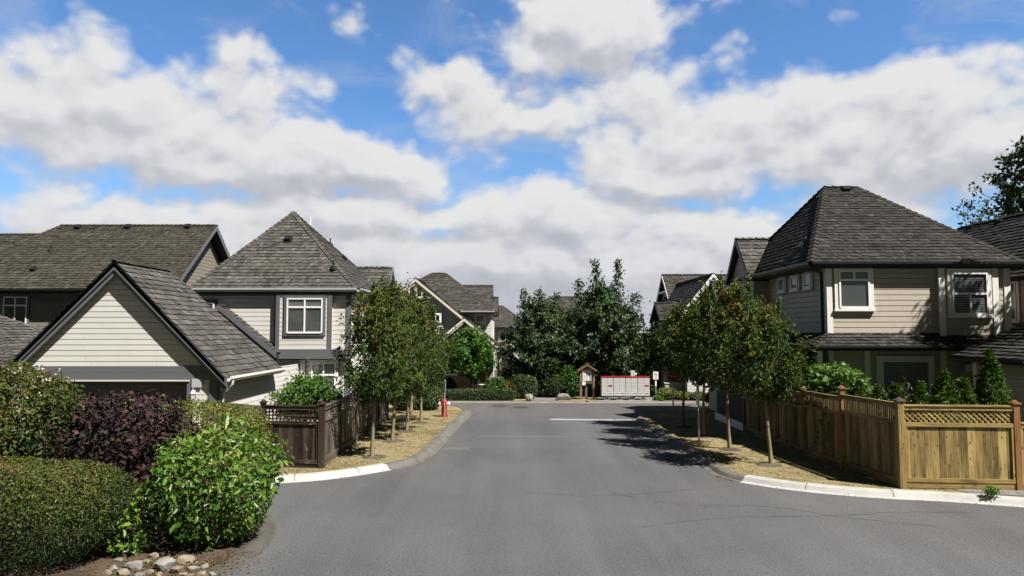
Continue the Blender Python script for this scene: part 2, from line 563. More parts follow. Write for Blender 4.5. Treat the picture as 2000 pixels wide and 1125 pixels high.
# leaves
M['lf_street'] = leaf_mat('street_tree_leaf', [(0.0, (0.014, 0.030, 0.008)), (0.4, (0.034, 0.070, 0.014)), (0.68, (0.100, 0.135, 0.028)), (0.86, (0.145, 0.115, 0.034)), (1.0, (0.16, 0.06, 0.03))], 0.28, 0.6, 0.2)
M['lf_maple'] = leaf_mat('dusky_maple_leaf', [(0.0, (0.012, 0.028, 0.010)), (0.5, (0.040, 0.078, 0.025)), (1.0, (0.10, 0.15, 0.058))], 0.2, 0.5, 0.35)
M['lf_bright'] = leaf_mat('bright_tree_leaf', [(0.0, (0.020, 0.055, 0.008)), (0.5, (0.055, 0.135, 0.016)), (1.0, (0.12, 0.23, 0.03))], 0.3, 0.5, 0.35)
M['lf_bush'] = leaf_mat('fresh_bush_leaf', [(0.0, (0.022, 0.055, 0.009)), (0.35, (0.06, 0.14, 0.016)), (0.7, (0.13, 0.23, 0.028)), (0.9, (0.24, 0.31, 0.05)), (1.0, (0.30, 0.25, 0.08))], 0.3, 0.42, 0.5)
M['lf_hedge'] = leaf_mat('small_hedge_leaf', [(0.0, (0.012, 0.028, 0.006)), (0.4, (0.035, 0.06, 0.011)), (0.7, (0.095, 0.12, 0.02)), (0.88, (0.16, 0.12, 0.035)), (1.0, (0.17, 0.075, 0.03))], 0.25, 0.5, 0.3)
M['lf_purple'] = leaf_mat('dark_purple_leaf', [(0.0, (0.010, 0.006, 0.008)), (0.5, (0.027, 0.015, 0.016)), (0.8, (0.050, 0.025, 0.023)), (0.94, (0.10, 0.048, 0.028)), (1.0, (0.09, 0.15, 0.025))], 0.12, 0.6, 0.2)
M['lf_mixed'] = leaf_mat('mixed_shrub_leaf', [(0.0, (0.014, 0.028, 0.008)), (0.45, (0.045, 0.07, 0.014)), (0.7, (0.11, 0.125, 0.025)), (0.88, (0.17, 0.10, 0.04)), (1.0, (0.20, 0.055, 0.035))], 0.25, 0.55, 0.25)
M['lf_yellow'] = leaf_mat('yellow_green_leaf', [(0.0, (0.03, 0.05, 0.010)), (0.5, (0.10, 0.135, 0.02)), (0.85, (0.20, 0.22, 0.035)), (1.0, (0.24, 0.16, 0.06))], 0.3, 0.45, 0.4)
M['lf_cypress'] = leaf_mat('cypress_spray', [(0.0, (0.014, 0.035, 0.006)), (0.5, (0.045, 0.095, 0.012)), (1.0, (0.11, 0.18, 0.022))], 0.25, 0.55, 0.25)
M['lf_dark'] = leaf_mat('shade_shrub_leaf', [(0.0, (0.010, 0.022, 0.007)), (0.5, (0.03, 0.058, 0.014)), (1.0, (0.085, 0.12, 0.028))], 0.22, 0.45, 0.4)
M['lf_vine'] = leaf_mat('vine_leaf', [(0.0, (0.025, 0.06, 0.010)), (0.5, (0.07, 0.15, 0.02)), (1.0, (0.16, 0.26, 0.05))], 0.3, 0.5, 0.35)
M['flower'] = leaf_mat('white_blossom', [(0.0, (0.5, 0.5, 0.42)), (1.0, (0.75, 0.73, 0.66))], 0.2, 0.7, 0.2)
M['pink'] = leaf_mat('pink_blossom', [(0.0, (0.35, 0.10, 0.13)), (1.0, (0.5, 0.2, 0.22))], 0.2, 0.7, 0.2)
M['straw'] = leaf_mat('dry_grass_blade', [(0.0, (0.06, 0.08, 0.02)), (0.25, (0.17, 0.14, 0.05)), (0.6, (0.295, 0.24, 0.13)), (1.0, (0.42, 0.36, 0.225))], 0.2, 0.8, 0.1)


def road_mat():
    m, t, out = new_mat('weathered_asphalt')
    p = pos_of(t)
    fine = t.noise(p, 85, 3, 0.75)
    mid = t.noise(p, 14, 4, 0.65)
    big = t.noise(sca(t, p, (0.22, 0.22, 0.22)), 1.0, 5, 0.6)
    tr = t.noise(sca(t, p, (0.9, 0.07, 1)), 1.0, 4, 0.6)
    f = t.m('ADD', 0.088, t.m('MULTIPLY', t.m('SUBTRACT', fine, 0.5), 0.20))
    f = t.m('ADD', f, t.m('MULTIPLY', t.m('SUBTRACT', mid, 0.5), 0.05))
    f = t.m('ADD', f, t.m('MULTIPLY', t.m('SUBTRACT', t.noise(p, 36, 2, 0.6), 0.5), 0.17))
    f = t.m('ADD', f, t.m('MULTIPLY', t.m('SUBTRACT', big, 0.5), 0.07))
    f = t.m('ADD', f, t.m('MULTIPLY', t.m('SUBTRACT', tr, 0.5), 0.06))
    c = t.add('ShaderNodeCombineXYZ', {0: f, 1: f, 2: t.m('MULTIPLY', f, 1.02)}).outputs[0]
    # dark thin cracks and oil marks
    wv_ = t.add('ShaderNodeVectorMath', {0: p, 1: t.add('ShaderNodeVectorMath', {0: t.add('ShaderNodeTexNoise', {'Vector': p, 'Scale': 0.9, 'Detail': 4.0}).outputs['Color'], 1: (1.6, 1.6, 0)}, operation='MULTIPLY').outputs[0]}, operation='ADD').outputs[0]
    vo = t.add('ShaderNodeTexVoronoi', {'Vector': wv_, 'Scale': 0.17}, feature='DISTANCE_TO_EDGE')
    cr = t.mr(vo.outputs['Distance'], 0.003, 0.001, 0, 0.22)
    cr = t.m('MULTIPLY', cr, t.mr(t.noise(sca(t, p, (0.3, 0.3, 0.3)), 1.0, 2), 0.47, 0.62))
    c = t.mix(cr, c, (0.05, 0.05, 0.05))
    st = t.noise(p, 1.1, 5, 0.7)
    c = t.mix(t.mr(st, 0.66, 0.80, 0, 0.30), c, (0.06, 0.06, 0.06))
    prin(t, out, c, 0.86, 0.25, bump(t, fine, 0.45, 0.006))
    return m


def verge_mat():
    m, t, out = new_mat('dry_lawn')
    p = pos_of(t)
    fine = t.noise(p, 42, 5, 0.75)
    mid = t.noise(p, 2.6, 5, 0.65)
    big = t.noise(p, 0.75, 4, 0.6)
    c = t.ramp(fine, [(0.28, (0.11, 0.08, 0.035)), (0.5, (0.265, 0.215, 0.12)), (0.75, (0.42, 0.355, 0.225))])
    c = t.mix(t.m('MULTIPLY', t.mr(mid, 0.47, 0.64), 0.72), c, (0.095, 0.105, 0.034))
    c = t.mix(t.mr(big, 0.56, 0.72, 0, 0.55), c, (0.16, 0.115, 0.06))
    prin(t, out, c, 0.95, 0.1, bump(t, fine, 0.8, 0.03))
    return m


def soil_mat(name, a, b, scale=20):
    m, t, out = new_mat(name)
    p = pos_of(t)
    n = t.noise(p, scale, 6, 0.7)
    n2 = t.noise(p, scale * 0.1, 4, 0.6)
    c = t.ramp(n, [(0.3, a), (0.7, b)])
    c = t.mix(t.mr(n2, 0.4, 0.65, 0, 0.5), c, tuple(0.55 * x for x in a))
    prin(t, out, c, 0.95, 0.1, bump(t, n, 0.7, 0.03))
    return m


def stone_mat(name, a, b):
    m, t, out = new_mat(name)
    p = pos_of(t)
    n = t.noise(p, 5, 7, 0.65)
    n2 = t.noise(p, 30, 4, 0.65)
    f = t.m('ADD', t.m('MULTIPLY', n, 0.7), t.m('MULTIPLY', n2, 0.3))
    f = t.m('ADD', f, t.m('MULTIPLY', t.m('SUBTRACT', tone_of(t), 0.5), 0.5))
    c = t.ramp(f, [(0.3, a), (0.7, b)])
    prin(t, out, c, 0.85, 0.2, bump(t, n2, 0.4, 0.015))
    return m


def concrete_mat(name, a, b):
    m, t, out = new_mat(name)
    p = pos_of(t)
    n = t.noise(p, 3, 6, 0.65)
    n2 = t.noise(p, 45, 4, 0.7)
    f = t.m('ADD', t.m('MULTIPLY', n, 0.6), t.m('MULTIPLY', n2, 0.4))
    c = t.ramp(f, [(0.32, a), (0.66, b)])
    st = t.noise(sca(t, p, (1.0, 1.0, 3.0)), 1.7, 6, 0.7)
    c = t.mix(t.mr(st, 0.55, 0.75, 0, 0.5), c, tuple(0.5 * x for x in a))
    prin(t, out, c, 0.88, 0.2, bump(t, n2, 0.35, 0.006))
    return m


M['road'] = road_mat()
M['verge'] = verge_mat()
M['soil'] = soil_mat('bed_soil', (0.045, 0.034, 0.025), (0.13, 0.10, 0.075))
M['mulch'] = soil_mat('bark_mulch', (0.055, 0.044, 0.033), (0.16, 0.13, 0.10), 30)
M['yard'] = soil_mat('yard_ground', (0.026, 0.032, 0.014), (0.07, 0.066, 0.032), 12)
M['gravel'] = soil_mat('grey_gravel', (0.12, 0.12, 0.115), (0.34, 0.33, 0.31), 38)
M['stone'] = stone_mat('grey_boulder', (0.10, 0.097, 0.09), (0.27, 0.262, 0.24))
M['stone_tan'] = stone_mat('tan_rock', (0.10, 0.082, 0.062), (0.28, 0.235, 0.18))
M['kerb'] = concrete_mat('grey_concrete_kerb', (0.075, 0.07, 0.06), (0.165, 0.158, 0.14))
M['kerb_white'] = concrete_mat('white_painted_kerb', (0.30, 0.30, 0.285), (0.44, 0.435, 0.415))
M['bed_kerb'] = concrete_mat('dirty_dark_kerb', (0.045, 0.042, 0.036), (0.105, 0.098, 0.086))
M['concrete'] = concrete_mat('pale_concrete', (0.13, 0.12, 0.10), (0.22, 0.205, 0.175))


# ------------------------------------------------------------------ geometry helpers
def clip2(poly, a, b, c):
    """keep a*s+b*t+c >= 0"""
    res = []
    k = len(poly)
    for i in range(k):
        p, q = poly[i], poly[(i + 1) % k]
        dp = a * p[0] + b * p[1] + c
        dq = a * q[0] + b * q[1] + c
        if dp >= 0:
            res.append(p)
        if (dp >= 0) != (dq >= 0):
            f = dp / (dp - dq)
            res.append((p[0] + (q[0] - p[0]) * f, p[1] + (q[1] - p[1]) * f))
    return res


def halfplanes(poly):
    A = sum(poly[i][0] * poly[(i + 1) % len(poly)][1] - poly[(i + 1) % len(poly)][0] * poly[i][1] for i in range(len(poly)))
    sg = 1 if A > 0 else -1
    hp = []
    for i in range(len(poly)):
        p, q = poly[i], poly[(i + 1) % len(poly)]
        hp.append((-(q[1] - p[1]) * sg, (q[0] - p[0]) * sg, ((q[1] - p[1]) * p[0] - (q[0] - p[0]) * p[1]) * sg))
    return hp


def shakes(mb, poly, course=0.2, wmin=0.08, wmax=0.19, th=0.030, m=0, eave_out=0.04, jit=0.016, slab=0.14, ms=1):
    """cedar shakes over one convex roof plane; first edge of poly is the eave"""
    P_ = [Vector(p) for p in poly]
    Nn = (P_[1] - P_[0]).cross(P_[-1] - P_[0])
    if Nn.z < 0:
        P_ = [P_[1], P_[0]] + P_[2:][::-1]
        Nn = (P_[1] - P_[0]).cross(P_[-1] - P_[0])
    Nn.normalize()
    O = P_[0]
    U = (P_[1] - P_[0]).normalized()
    W = Nn.cross(U)
    q = [((p - O).dot(U), (p - O).dot(W)) for p in P_]
    # slab under the shakes
    top = [p - Nn * 0.012 for p in P_]
    bot = [p - V3(0, 0, slab) for p in P_]
    mb.face(top, 0.1, ms)
    mb.face(bot[::-1], 0.3, ms)
    for i in range(len(top)):
        j = (i + 1) % len(top)
        mb.face([bot[i], bot[j], top[j], top[i]], 0.3, ms)
    hp = halfplanes(q)
    # let the eave overhang a little
    hp[0] = (hp[0][0], hp[0][1], hp[0][2] + eave_out * math.hypot(hp[0][0], hp[0][1]))
    tmax = max(p[1] for p in q)
    smin, smax = min(p[0] for p in q), max(p[0] for p in q)
    r = mb.r
    t = -eave_out
    k = 0
    while t < tmax:
        s0 = smin - r.random() * wmax
        ck = r.gauss(0, 0.05)
        while s0 < smax:
            w = r.uniform(wmin, wmax)
            tb = t + r.uniform(-jit, jit) if k else t + r.uniform(-jit, jit) * 0.5
            th_i = th * r.uniform(0.7, 1.35)
            te = t + course * 1.12
            quad = [(s0, tb), (s0 + w - 0.006, tb), (s0 + w - 0.006, te), (s0, te)]
            full = quad
            for (a, b, c) in hp:
                quad = clip2(quad, a, b, c)
                if len(quad) < 3:
                    break
            if len(quad) >= 3:
                tone = min(1, max(0, 0.5 + ck + r.gauss(0, 0.18)))

                def lift(tt):
                    return 0.004 + th_i * (1 - (tt - tb) / (course * 1.25))
                mb.face([O + U * a + W * b + Nn * lift(b) for a, b in quad], tone, m, [(a + k * 3.7, b + s0 * 0.37) for a, b in quad])
                lo = [p for p in quad if abs(p[1] - tb) < 1e-6]
                if len(lo) == 2:
                    a, b = sorted(lo)
                    mb.face([O + U * a[0] + W * tb - Nn * 0.006, O + U * b[0] + W * tb - Nn * 0.006, O + U * b[0] + W * tb + Nn * lift(tb), O + U * a[0] + W * tb + Nn * lift(tb)], tone * 0.25, m, [(a[0], 0), (b[0], 0), (b[0], .02), (a[0], .02)])
            s0 += w
        t += course
        k += 1


def caps(mb, A, B, w=0.13, drop=0.07, step=0.22, th=0.03, m=0, side=None):
    A, B = Vector(A), Vector(B)
    if B.z < A.z:
        A, B = B, A
    d = B - A
    L = d.length
    d.normalize()
    sv = side if side is not None else d.cross(V3(0, 0, 1)).normalized()
    upv = sv.cross(d).normalized()
    n = max(1, int(L / step))
    r = mb.r
    for i in range(n):
        a = A + d * (L * i / n - 0.02)
        b = A + d * (L * (i + 1) / n + 0.03)
        h0 = 0.035 + th + r.uniform(-0.006, 0.006)
        h1 = 0.03
        tone = min(1, max(0, r.gauss(0.5, 0.16)))
        for sg in (1, -1):
            p = [a + upv * h0, b + upv * h1, b + upv * h1 + sv * sg * w - upv * drop, a + upv * h0 + sv * sg * w - upv * drop]
            mb.face(p if sg > 0 else p[::-1], tone, m, [(0, i), (0, i + .2), (w, i + .2), (w, i)])
            e = [p[0], p[3], p[3] - upv * 0.035, p[0] - upv * 0.035]
            mb.face(e, tone * 0.3, m)


def siding(mb, O, U, poly, h=0.155, th=0.008, m=0, holes=(), tone=0.5):
    """lap boards over convex polygon (s,t) on the vertical plane O + s*U + t*Z; N points outwards (U x Z)"""
    O, U = Vector(O), Vector(U).normalized()
    N = U.cross(V3(0, 0, 1))
    if not holes:
        mb.face([O + U * a + V3(0, 0, b) - N * 0.05 for a, b in poly], 0.0, m)
    hp = halfplanes(poly)
    tmin, tmax = min(p[1] for p in poly), max(p[1] for p in poly)
    smin, smax = min(p[0] for p in poly), max(p[0] for p in poly)
    k = 0
    t = tmin
    r = mb.r
    while t < tmax - 1e-6:
        t1 = min(t + h, tmax)
        cuts = sorted({t + 0.011, t1} | {x for hh in holes for x in (hh[2], hh[3]) if t < x < t1})
        tn = tone + r.gauss(0, 0.03)
        for ta, tb in zip(cuts[:-1], cuts[1:]):
            mid = (ta + tb) / 2
            xs = [(smin, smax)]
            for (a, b, c, d) in holes:
                if c <= mid <= d:
                    nx = []
                    for (p, q) in xs:
                        if b <= p or a >= q:
                            nx.append((p, q))
                        else:
                            if a > p:
                                nx.append((p, a))
                            if b < q:
                                nx.append((b, q))
                    xs = nx
            xs2 = []
            for (p, q) in xs:
                while q - p > 3.2 and (q - p) > 0:
                    w_ = r.uniform(1.4, 3.4)
                    if p + w_ > q - 0.5:
                        break
                    xs2.append((p, p + w_ - 0.003))
                    p += w_
                xs2.append((p, q))
            for (p, q) in xs2:
                tn = tone + r.gauss(0, 0.05)
                quad = [(p, ta), (q, ta), (q, tb), (p, tb)]
                for hpl in hp:
                    quad = clip2(quad, *hpl)
                    if len(quad) < 3:
                        break
                if len(quad) < 3:
                    continue
                f = lambda tt: th * (1 - (tt - t) / h)
                mb.face([O + U * a + V3(0, 0, b) + N * f(b) for a, b in quad], tn, m)
                lo = sorted([pt for pt in quad if abs(pt[1] - ta) < 1e-6])
                if len(lo) >= 2 and abs(ta - t - 0.011) < 1e-6:
                    a, b = lo[0], lo[-1]
                    mb.face([O + U * a[0] + V3(0, 0, ta) - N * 0.002, O + U * b[0] + V3(0, 0, ta) - N * 0.002, O + U * b[0] + V3(0, 0, ta) + N * th, O + U * a[0] + V3(0, 0, ta) + N * th], 0.1, m)
        t = t1
        k += 1


def wb(mb, O, U, s0, s1, t0, t1, n0, n1, tone=0.5, m=0):
    U = Vector(U).normalized()
    N = U.cross(V3(0, 0, 1))
    mb.obox(Vector(O) + U * s0 + V3(0, 0, t0) + N * n0, U * (s1 - s0), V3(0, 0, t1 - t0), N * (n1 - n0), tone, m)


def window(root, O, U, s0, s1, t0, t1, trim=0.1, mt='trim_white', mf='white', bars=(), blind=None, sill=True, off=0.0, back='dim_backing', top_blind=None):
    """window standing in a wall: trim boards and sash frame, pane and blind as sub-parts"""
    f = MB(int((s0 + t0) * 1000) % 997)
    n = off
    # trim boards
    wb(f, O, U, s0 - trim, s0, t0 - trim * 0.2, t1, n, n + 0.05, 0.5, 0)
    wb(f, O, U, s1, s1 + trim, t0 - trim * 0.2, t1, n, n + 0.05, 0.5, 0)
    wb(f, O, U, s0 - trim, s1 + trim, t1, t1 + trim, n, n + 0.055, 0.5, 0)
    if sill:
        wb(f, O, U, s0 - trim * 1.25, s1 + trim * 1.25, t0 - trim * 0.75, t0 - trim * 0.2 - 0.0, n, n + 0.09, 0.5, 0)
    else:
        wb(f, O, U, s0 - trim, s1 + trim, t0 - trim * 1.0, t0 - trim * 0.2, n, n + 0.052, 0.5, 0)
    fw = 0.05
    wb(f, O, U, s0, s0 + fw, t0, t1 - fw, n, n + 0.075, 0.5, 1)
    wb(f, O, U, s1 - fw, s1, t0, t1 - fw, n, n + 0.075, 0.5, 1)
    wb(f, O, U, s0, s1, t1 - fw, t1, n, n + 0.077, 0.5, 1)
    wb(f, O, U, s0 + fw, s1 - fw, t0 - trim * 0.2, t0 + fw, n, n + 0.078, 0.5, 1)
    for (kind, p, a, b) in bars:
        if kind == 'v':
            x = s0 + (s1 - s0) * p
            wb(f, O, U, x - 0.028, x + 0.028, t0 + (t1 - t0) * a + fw * (a == 0), t0 + (t1 - t0) * b - fw * (b == 1), n + 0.03, n + 0.072, 0.5, 1)
        else:
            y = t0 + (t1 - t0) * p
            wb(f, O, U, s0 + (s1 - s0) * a + fw * (a == 0), s0 + (s1 - s0) * b - fw * (b == 1), y - 0.032, y + 0.032, n + 0.03, n + 0.074, 0.5, 1)
    wb(f, O, U, s0, s1, t0, t1, n, n + 0.019, 0.5, 2)
    w = f.build('window', [M[mt], M[mf], M[back]], root)
    gl = MB()
    Uv = Vector(U).normalized()
    N = Uv.cross(V3(0, 0, 1))
    Ov = Vector(O)
    gl.face([Ov + Uv * a + V3(0, 0, b) + N * (n + 0.052) for a, b in ((s0 + fw, t0 + fw), (s1 - fw, t0 + fw), (s1 - fw, t1 - fw), (s0 + fw, t1 - fw))])
    gl.build('pane', M['glass'], w)
    for (bl, ta, tb) in ((blind, 0.0, 1.0 if top_blind is None else 0.72), (top_blind, 0.72, 1.0)):
        if not bl:
            continue
        b = MB(3)
        ya, yb = t0 + (t1 - t0) * ta + fw * (ta == 0), t0 + (t1 - t0) * tb - fw * (tb == 1)
        if bl == 'slat':
            y = ya
            while y < yb - 0.03:
                b.face([Ov + Uv * (s0 + fw) + V3(0, 0, y) + N * (n + 0.04), Ov + Uv * (s1 - fw) + V3(0, 0, y) + N * (n + 0.04), Ov + Uv * (s1 - fw) + V3(0, 0, y + 0.033) + N * (n + 0.026), Ov + Uv * (s0 + fw) + V3(0, 0, y + 0.033) + N * (n + 0.026)], 0.5 + b.r.gauss(0, 0.08))
                y += 0.052
            b.build('blind', M['blind'], w)
        else:
            wb(b, O, U, s0 + fw, s1 - fw, ya, yb, n + 0.026, n + 0.032)
            b.build('blind', M['shade_cloth' if bl == 'shade' else 'blind'], w)
    return w


def gutter(root, A, B, N, mat, size=0.11):
    mb = MB(5)
    A, B = Vector(A), Vector(B)
    N = Vector(N)
    d = (B - A).normalized()
    prof = [(0, -0.13), (0.07, -0.13), (0.12, -0.06), (0.12, 0.0), (0.10, 0.0), (0.095, -0.045), (0.0, -0.05)]
    prof = [(a * size / 0.11, b * size / 0.11) for a, b in prof]
    pts = [A + N * a + V3(0, 0, b) for a, b in prof]
    mb.prism(pts, B - A)
    return mb.build('gutter', mat, root)


def hip_roof(root, x0, x1, y0, y1, ze, A, B, mat, course=0.2, seed=1, name='roof', fascia='fascia', soffit=True, cap_m=None, **kw):
    mb = MB(seed)
    A, B = Vector(A), Vector(B)
    c = [V3(x0, y0, ze), V3(x1, y0, ze), V3(x1, y1, ze), V3(x0, y1, ze)]
    alongx = abs(A.x - B.x) >= abs(A.y - B.y)
    same = (A - B).length < 0.02
    if same:
        pl = [[c[0], c[1], A], [c[1], c[2], A], [c[2], c[3], A], [c[3], c[0], A]]
        ed = [(c[i], A) for i in range(4)]
    elif alongx:
        if A.x > B.x:
            A, B = B, A
        pl = [[c[0], c[1], B, A], [c[1], c[2], B], [c[2], c[3], A, B], [c[3], c[0], A]]
        ed = [(c[0], A), (c[3], A), (c[1], B), (c[2], B), (A, B)]
    else:
        if A.y > B.y:
            A, B = B, A
        pl = [[c[0], c[1], A], [c[1], c[2], B, A], [c[2], c[3], B], [c[3], c[0], A, B]]
        ed = [(c[0], A), (c[1], A), (c[2], B), (c[3], B), (A, B)]
    for p in pl:
        shakes(mb, p, course, **kw)
    for a, b in ed:
        caps(mb, a, b)
    if soffit:
        mb.box(x0 + 0.02, x1 - 0.02, y0 + 0.02, y1 - 0.02, ze - 0.17, ze - 0.145, 0.5, 1)
    return mb.build(name, [mat, M[fascia]], root)


def gable_roof(root, A, B, dl, dr, mat, course=0.2, seed=1, name='roof', fascia='fascia', Bl=None, Br=None, **kw):
    """ridge A->B, dl / dr vectors from ridge down to the two eaves"""
    mb = MB(seed)
    A, B, dl, dr = Vector(A), Vector(B), Vector(dl), Vector(dr)
    bl = Vector(Bl) if Bl else B + dl
    br = Vector(Br) if Br else B + dr
    shakes(mb, [A + dl, bl, B, A], course, **kw)
    shakes(mb, [A + dr, br, B, A], course, **kw)
    caps(mb, A, B)
    return mb.build(name, [mat, M[fascia]], root)


def rake(mb, A, B, N, h=0.2, th=0.04, m=0, drop=0.0):
    """board hanging from the sloping line A-B, th thick along N"""
    A, B, N = Vector(A), Vector(B), Vector(N)
    z0 = V3(0, 0, -drop)
    z1 = V3(0, 0, -drop - h)
    mb.prism([A + z1, B + z1, B + z0, A + z0], N * th, 0.5, m)


# ------------------------------------------------------------------ foliage helpers
OVAL = (np.array([(0, 0, 0), (.28, .36, .10), (.68, .34, .10), (1, 0, -.06), (.68, -.34, .10), (.28, -.36, .10)]), [(0, 1, 2, 3), (0, 3, 4, 5)])
DIAM = (np.array([(0, 0, 0), (.45, .5, .12), (1, 0, -.08), (.45, -.5, .12)]), [(0, 1, 2, 3)])
LOBE = (np.array([(0, 0, 0), (.30, .55, .08), (.42, .25, .04), (.72, .42, .06), (1, 0, -.06), (.72, -.42, .06), (.42, -.25, .04), (.30, -.55, .08)]), [(0, 1, 2, 6), (6, 2, 3, 4), (0, 6, 7, 0), (6, 4, 5, 6)])
LOBE = (LOBE[0], [(0, 1, 2, 4), (2, 3, 4, 4), (0, 4, 6, 7), (4, 5, 6, 6)])
LOBE = (np.array([(0, 0, 0), (.22, .58, .08), (.45, .28, .02), (.75, .45, .06), (1, 0, -.06), (.75, -.45, .06), (.45, -.28, .02), (.22, -.58, .08)]), [(0, 1, 2, 4), (0, 4, 6, 7)])


def unit(a):
    return a / np.maximum(np.linalg.norm(a, axis=1, keepdims=True), 1e-9)


def leaves(mb, rng, pos, L, tone, shape=DIAM, width=0.6, out=None, droop=0.2, rand=0.8, upb=0.5, m=0):
    n = len(pos)
    if n == 0:
        return
    nr = rng.normal(size=(n, 3)) * rand
    nr[:, 2] += upb
    if out is not None:
        nr += out * 0.75
    nr = unit(nr)
    ax = rng.normal(size=(n, 3))
    if out is not None:
        ax += out * 0.8
    ax[:, 2] -= droop * 1.6
    ax = unit(ax - nr * np.sum(ax * nr, axis=1, keepdims=True))
    sd_ = np.cross(nr, ax)
    L = np.broadcast_to(np.asarray(L, dtype=float), (n,))[:, None, None]
    T, Fs = shape
    Vv = pos[:, None, :] + L * (ax[:, None, :] * T[None, :, 0:1] + sd_[:, None, :] * T[None, :, 1:2] * width + nr[:, None, :] * T[None, :, 2:3])
    k = len(T)
    base = (np.arange(n) * k)[:, None]
    Fa = np.concatenate([base + np.array(f)[None, :] for f in Fs], axis=0)
    tn = np.tile(np.clip(tone, 0, 1), len(Fs))
    mb.arr(Vv.reshape(-1, 3), Fa, tn, m)


def lump(pos, sc, seed):
    """cheap smooth 3-D variation, about -1..1"""
    rg = np.random.default_rng(seed)
    v = np.zeros(len(pos))
    for i in range(5):
        k = rg.normal(size=3) * sc * (0.6 + 0.35 * i)
        v += np.sin(pos @ k + rg.random() * 6.28) / (1 + 0.35 * i)
    return v / 2.4


def tree(name, label, base, H, z0, env, nb, leafL, per, seed, leaf_m, bark_m='bark', up=0.7, group=None, tone0=0.35, tone_top=0.25, trunk_r=0.05, twig=0.42, shape=DIAM, width=0.62, droop=0.4, lean=(0, 0), tw_mult=7, cat='tree', tips=3, trunk_top=0.95, tone_sd=0.13, shoots=()):
    rng = np.random.default_rng(seed)
    r = random.Random(seed)
    bx, by = base[0], base[1]
    bz = base[2] if len(base) > 2 else 0.09
    root = thing(name, label, cat, (bx, by, bz), group)
    tm = MB(seed)

    def trunk(z):
        f = z / H
        return V3(bx + lean[0] * f + 0.05 * math.sin(f * 5 + seed), by + lean[1] * f + 0.05 * math.cos(f * 4 + seed * 2), bz + z)
    zs = [H * trunk_top * i / 9 for i in range(10)]
    tm.tube([trunk(z) for z in zs], [trunk_r * (1.25 if i == 0 else 1.0 - 0.85 * i / 9) for i in range(10)], 8, 0.5)
    pos = []
    outs = []
    tones = []
    hs = []
    for i in range(nb):
        h = (i + r.random()) / nb
        zt = z0 + (H - z0) * h
        Rr = env(h) * r.uniform(0.72, 1.08)
        a = i * 2.39996 + r.uniform(-0.5, 0.5)
        zst = min(max(z0 * 0.82, zt - Rr * up * r.uniform(0.8, 1.3)), H * trunk_top * 0.97)
        S = trunk(zst)
        tip = trunk(zt)
        tip = V3(tip.x + math.cos(a) * Rr, tip.y + math.sin(a) * Rr, bz + zt)
        pts = []
        for j in range(6):
            t = j / 5
            p = S.lerp(tip, t)
            p.z = S.z + (tip.z - S.z) * (t ** 1.25) + 0.03 * math.sin(j * 2.1 + i)
            pts.append(p)
        br = max(0.006, trunk_r * 0.34 * (1 - 0.5 * h))
        tm.tube(pts, [br * (1 - 0.8 * j / 5) for j in range(6)], 4, 0.4, cap=False)
        od = V3(math.cos(a), math.sin(a), 0)
        ntw = max(3, int(tw_mult * (0.5 + Rr)))
        for k in range(ntw):
            t = 1.0 if k == 0 else r.uniform(0.15, 1.0)
            fi = t * 5
            j = min(4, int(fi))
            p = pts[j].lerp(pts[j + 1], fi - j)
            ang = a + r.gauss(0, 0.9)
            d = V3(math.cos(ang), math.sin(ang), r.gauss(0.35, 0.45)).normalized()
            Lt = twig * r.uniform(0.45, 1.15)
            e = p + d * Lt
            if r.random() < 0.5:
                tm.tube([p, e], [br * 0.35, 0.002], 3, 0.35, cap=False)
            nl = max(2, int(per * r.uniform(0.6, 1.4)))
            ss = rng.random(nl) ** 0.7
            q = np.array(p)[None, :] + np.array(d)[None, :] * (Lt * ss)[:, None] + rng.normal(size=(nl, 3)) * 0.05 * (1 + twig)
            pos.append(q)
            outs.append(np.tile(np.array(d), (nl, 1)))
            hs.append(np.full(nl, h))
            tones.append(np.full(nl, r.gauss(0, 0.10)))
    # leading shoots at the top
    for k in range(tips):
        p = trunk(H * trunk_top * r.uniform(0.8, 1.0))
        d = V3(r.gauss(0, 0.22), r.gauss(0, 0.22), 1).normalized()
        Lt = H * (1 - trunk_top) + twig * r.uniform(0.3, 1.0)
        tm.tube([p, p + d * Lt], [0.008, 0.002], 3, 0.35, cap=False)
        nl = int(per * 2.0)
        ss = rng.random(nl)
        pos.append(np.array(p)[None, :] + np.array(d)[None, :] * (Lt * ss)[:, None] + rng.normal(size=(nl, 3)) * 0.06)
        outs.append(np.tile(np.array(d), (nl, 1)))
        hs.append(np.full(nl, 1.0))
        tones.append(np.full(nl, 0.0))
    for (sx0, sy0, za, zb_, wd) in shoots:
        p = V3(bx + sx0, by + sy0, bz + za)
        q_ = V3(bx + sx0 * 1.15, by + sy0, bz + zb_)
        tm.tube([trunk(za * 0.7), p, q_], [0.03, 0.02, 0.005], 4, 0.35, cap=False)
        k = 0
        zz = za
        while zz < zb_:
            nl = int(per * 1.6)
            f = (zz - za) / (zb_ - za)
            cpt = np.array(p.lerp(q_, f))
            ww = wd * (1.15 - 0.75 * f)
            pos.append(cpt[None, :] + rng.normal(size=(nl, 3)) * np.array([ww, ww, 0.10]))
            outs.append(unit(rng.normal(size=(nl, 3)) * np.array([1, 1, .3])))
            hs.append(np.full(nl, 0.8))
            tones.append(np.full(nl, r.gauss(0, .1)))
            zz += 0.17
            k += 1
    pos = np.concatenate(pos)
    outs = np.concatenate(outs)
    hh = np.concatenate(hs)
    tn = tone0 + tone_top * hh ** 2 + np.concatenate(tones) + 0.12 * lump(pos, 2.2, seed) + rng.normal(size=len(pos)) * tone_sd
    rad = np.linalg.norm(pos[:, :2] - np.array([bx, by]), axis=1)
    tm.build('trunk', M[bark_m], root, smooth=True)
    lm = MB(seed)
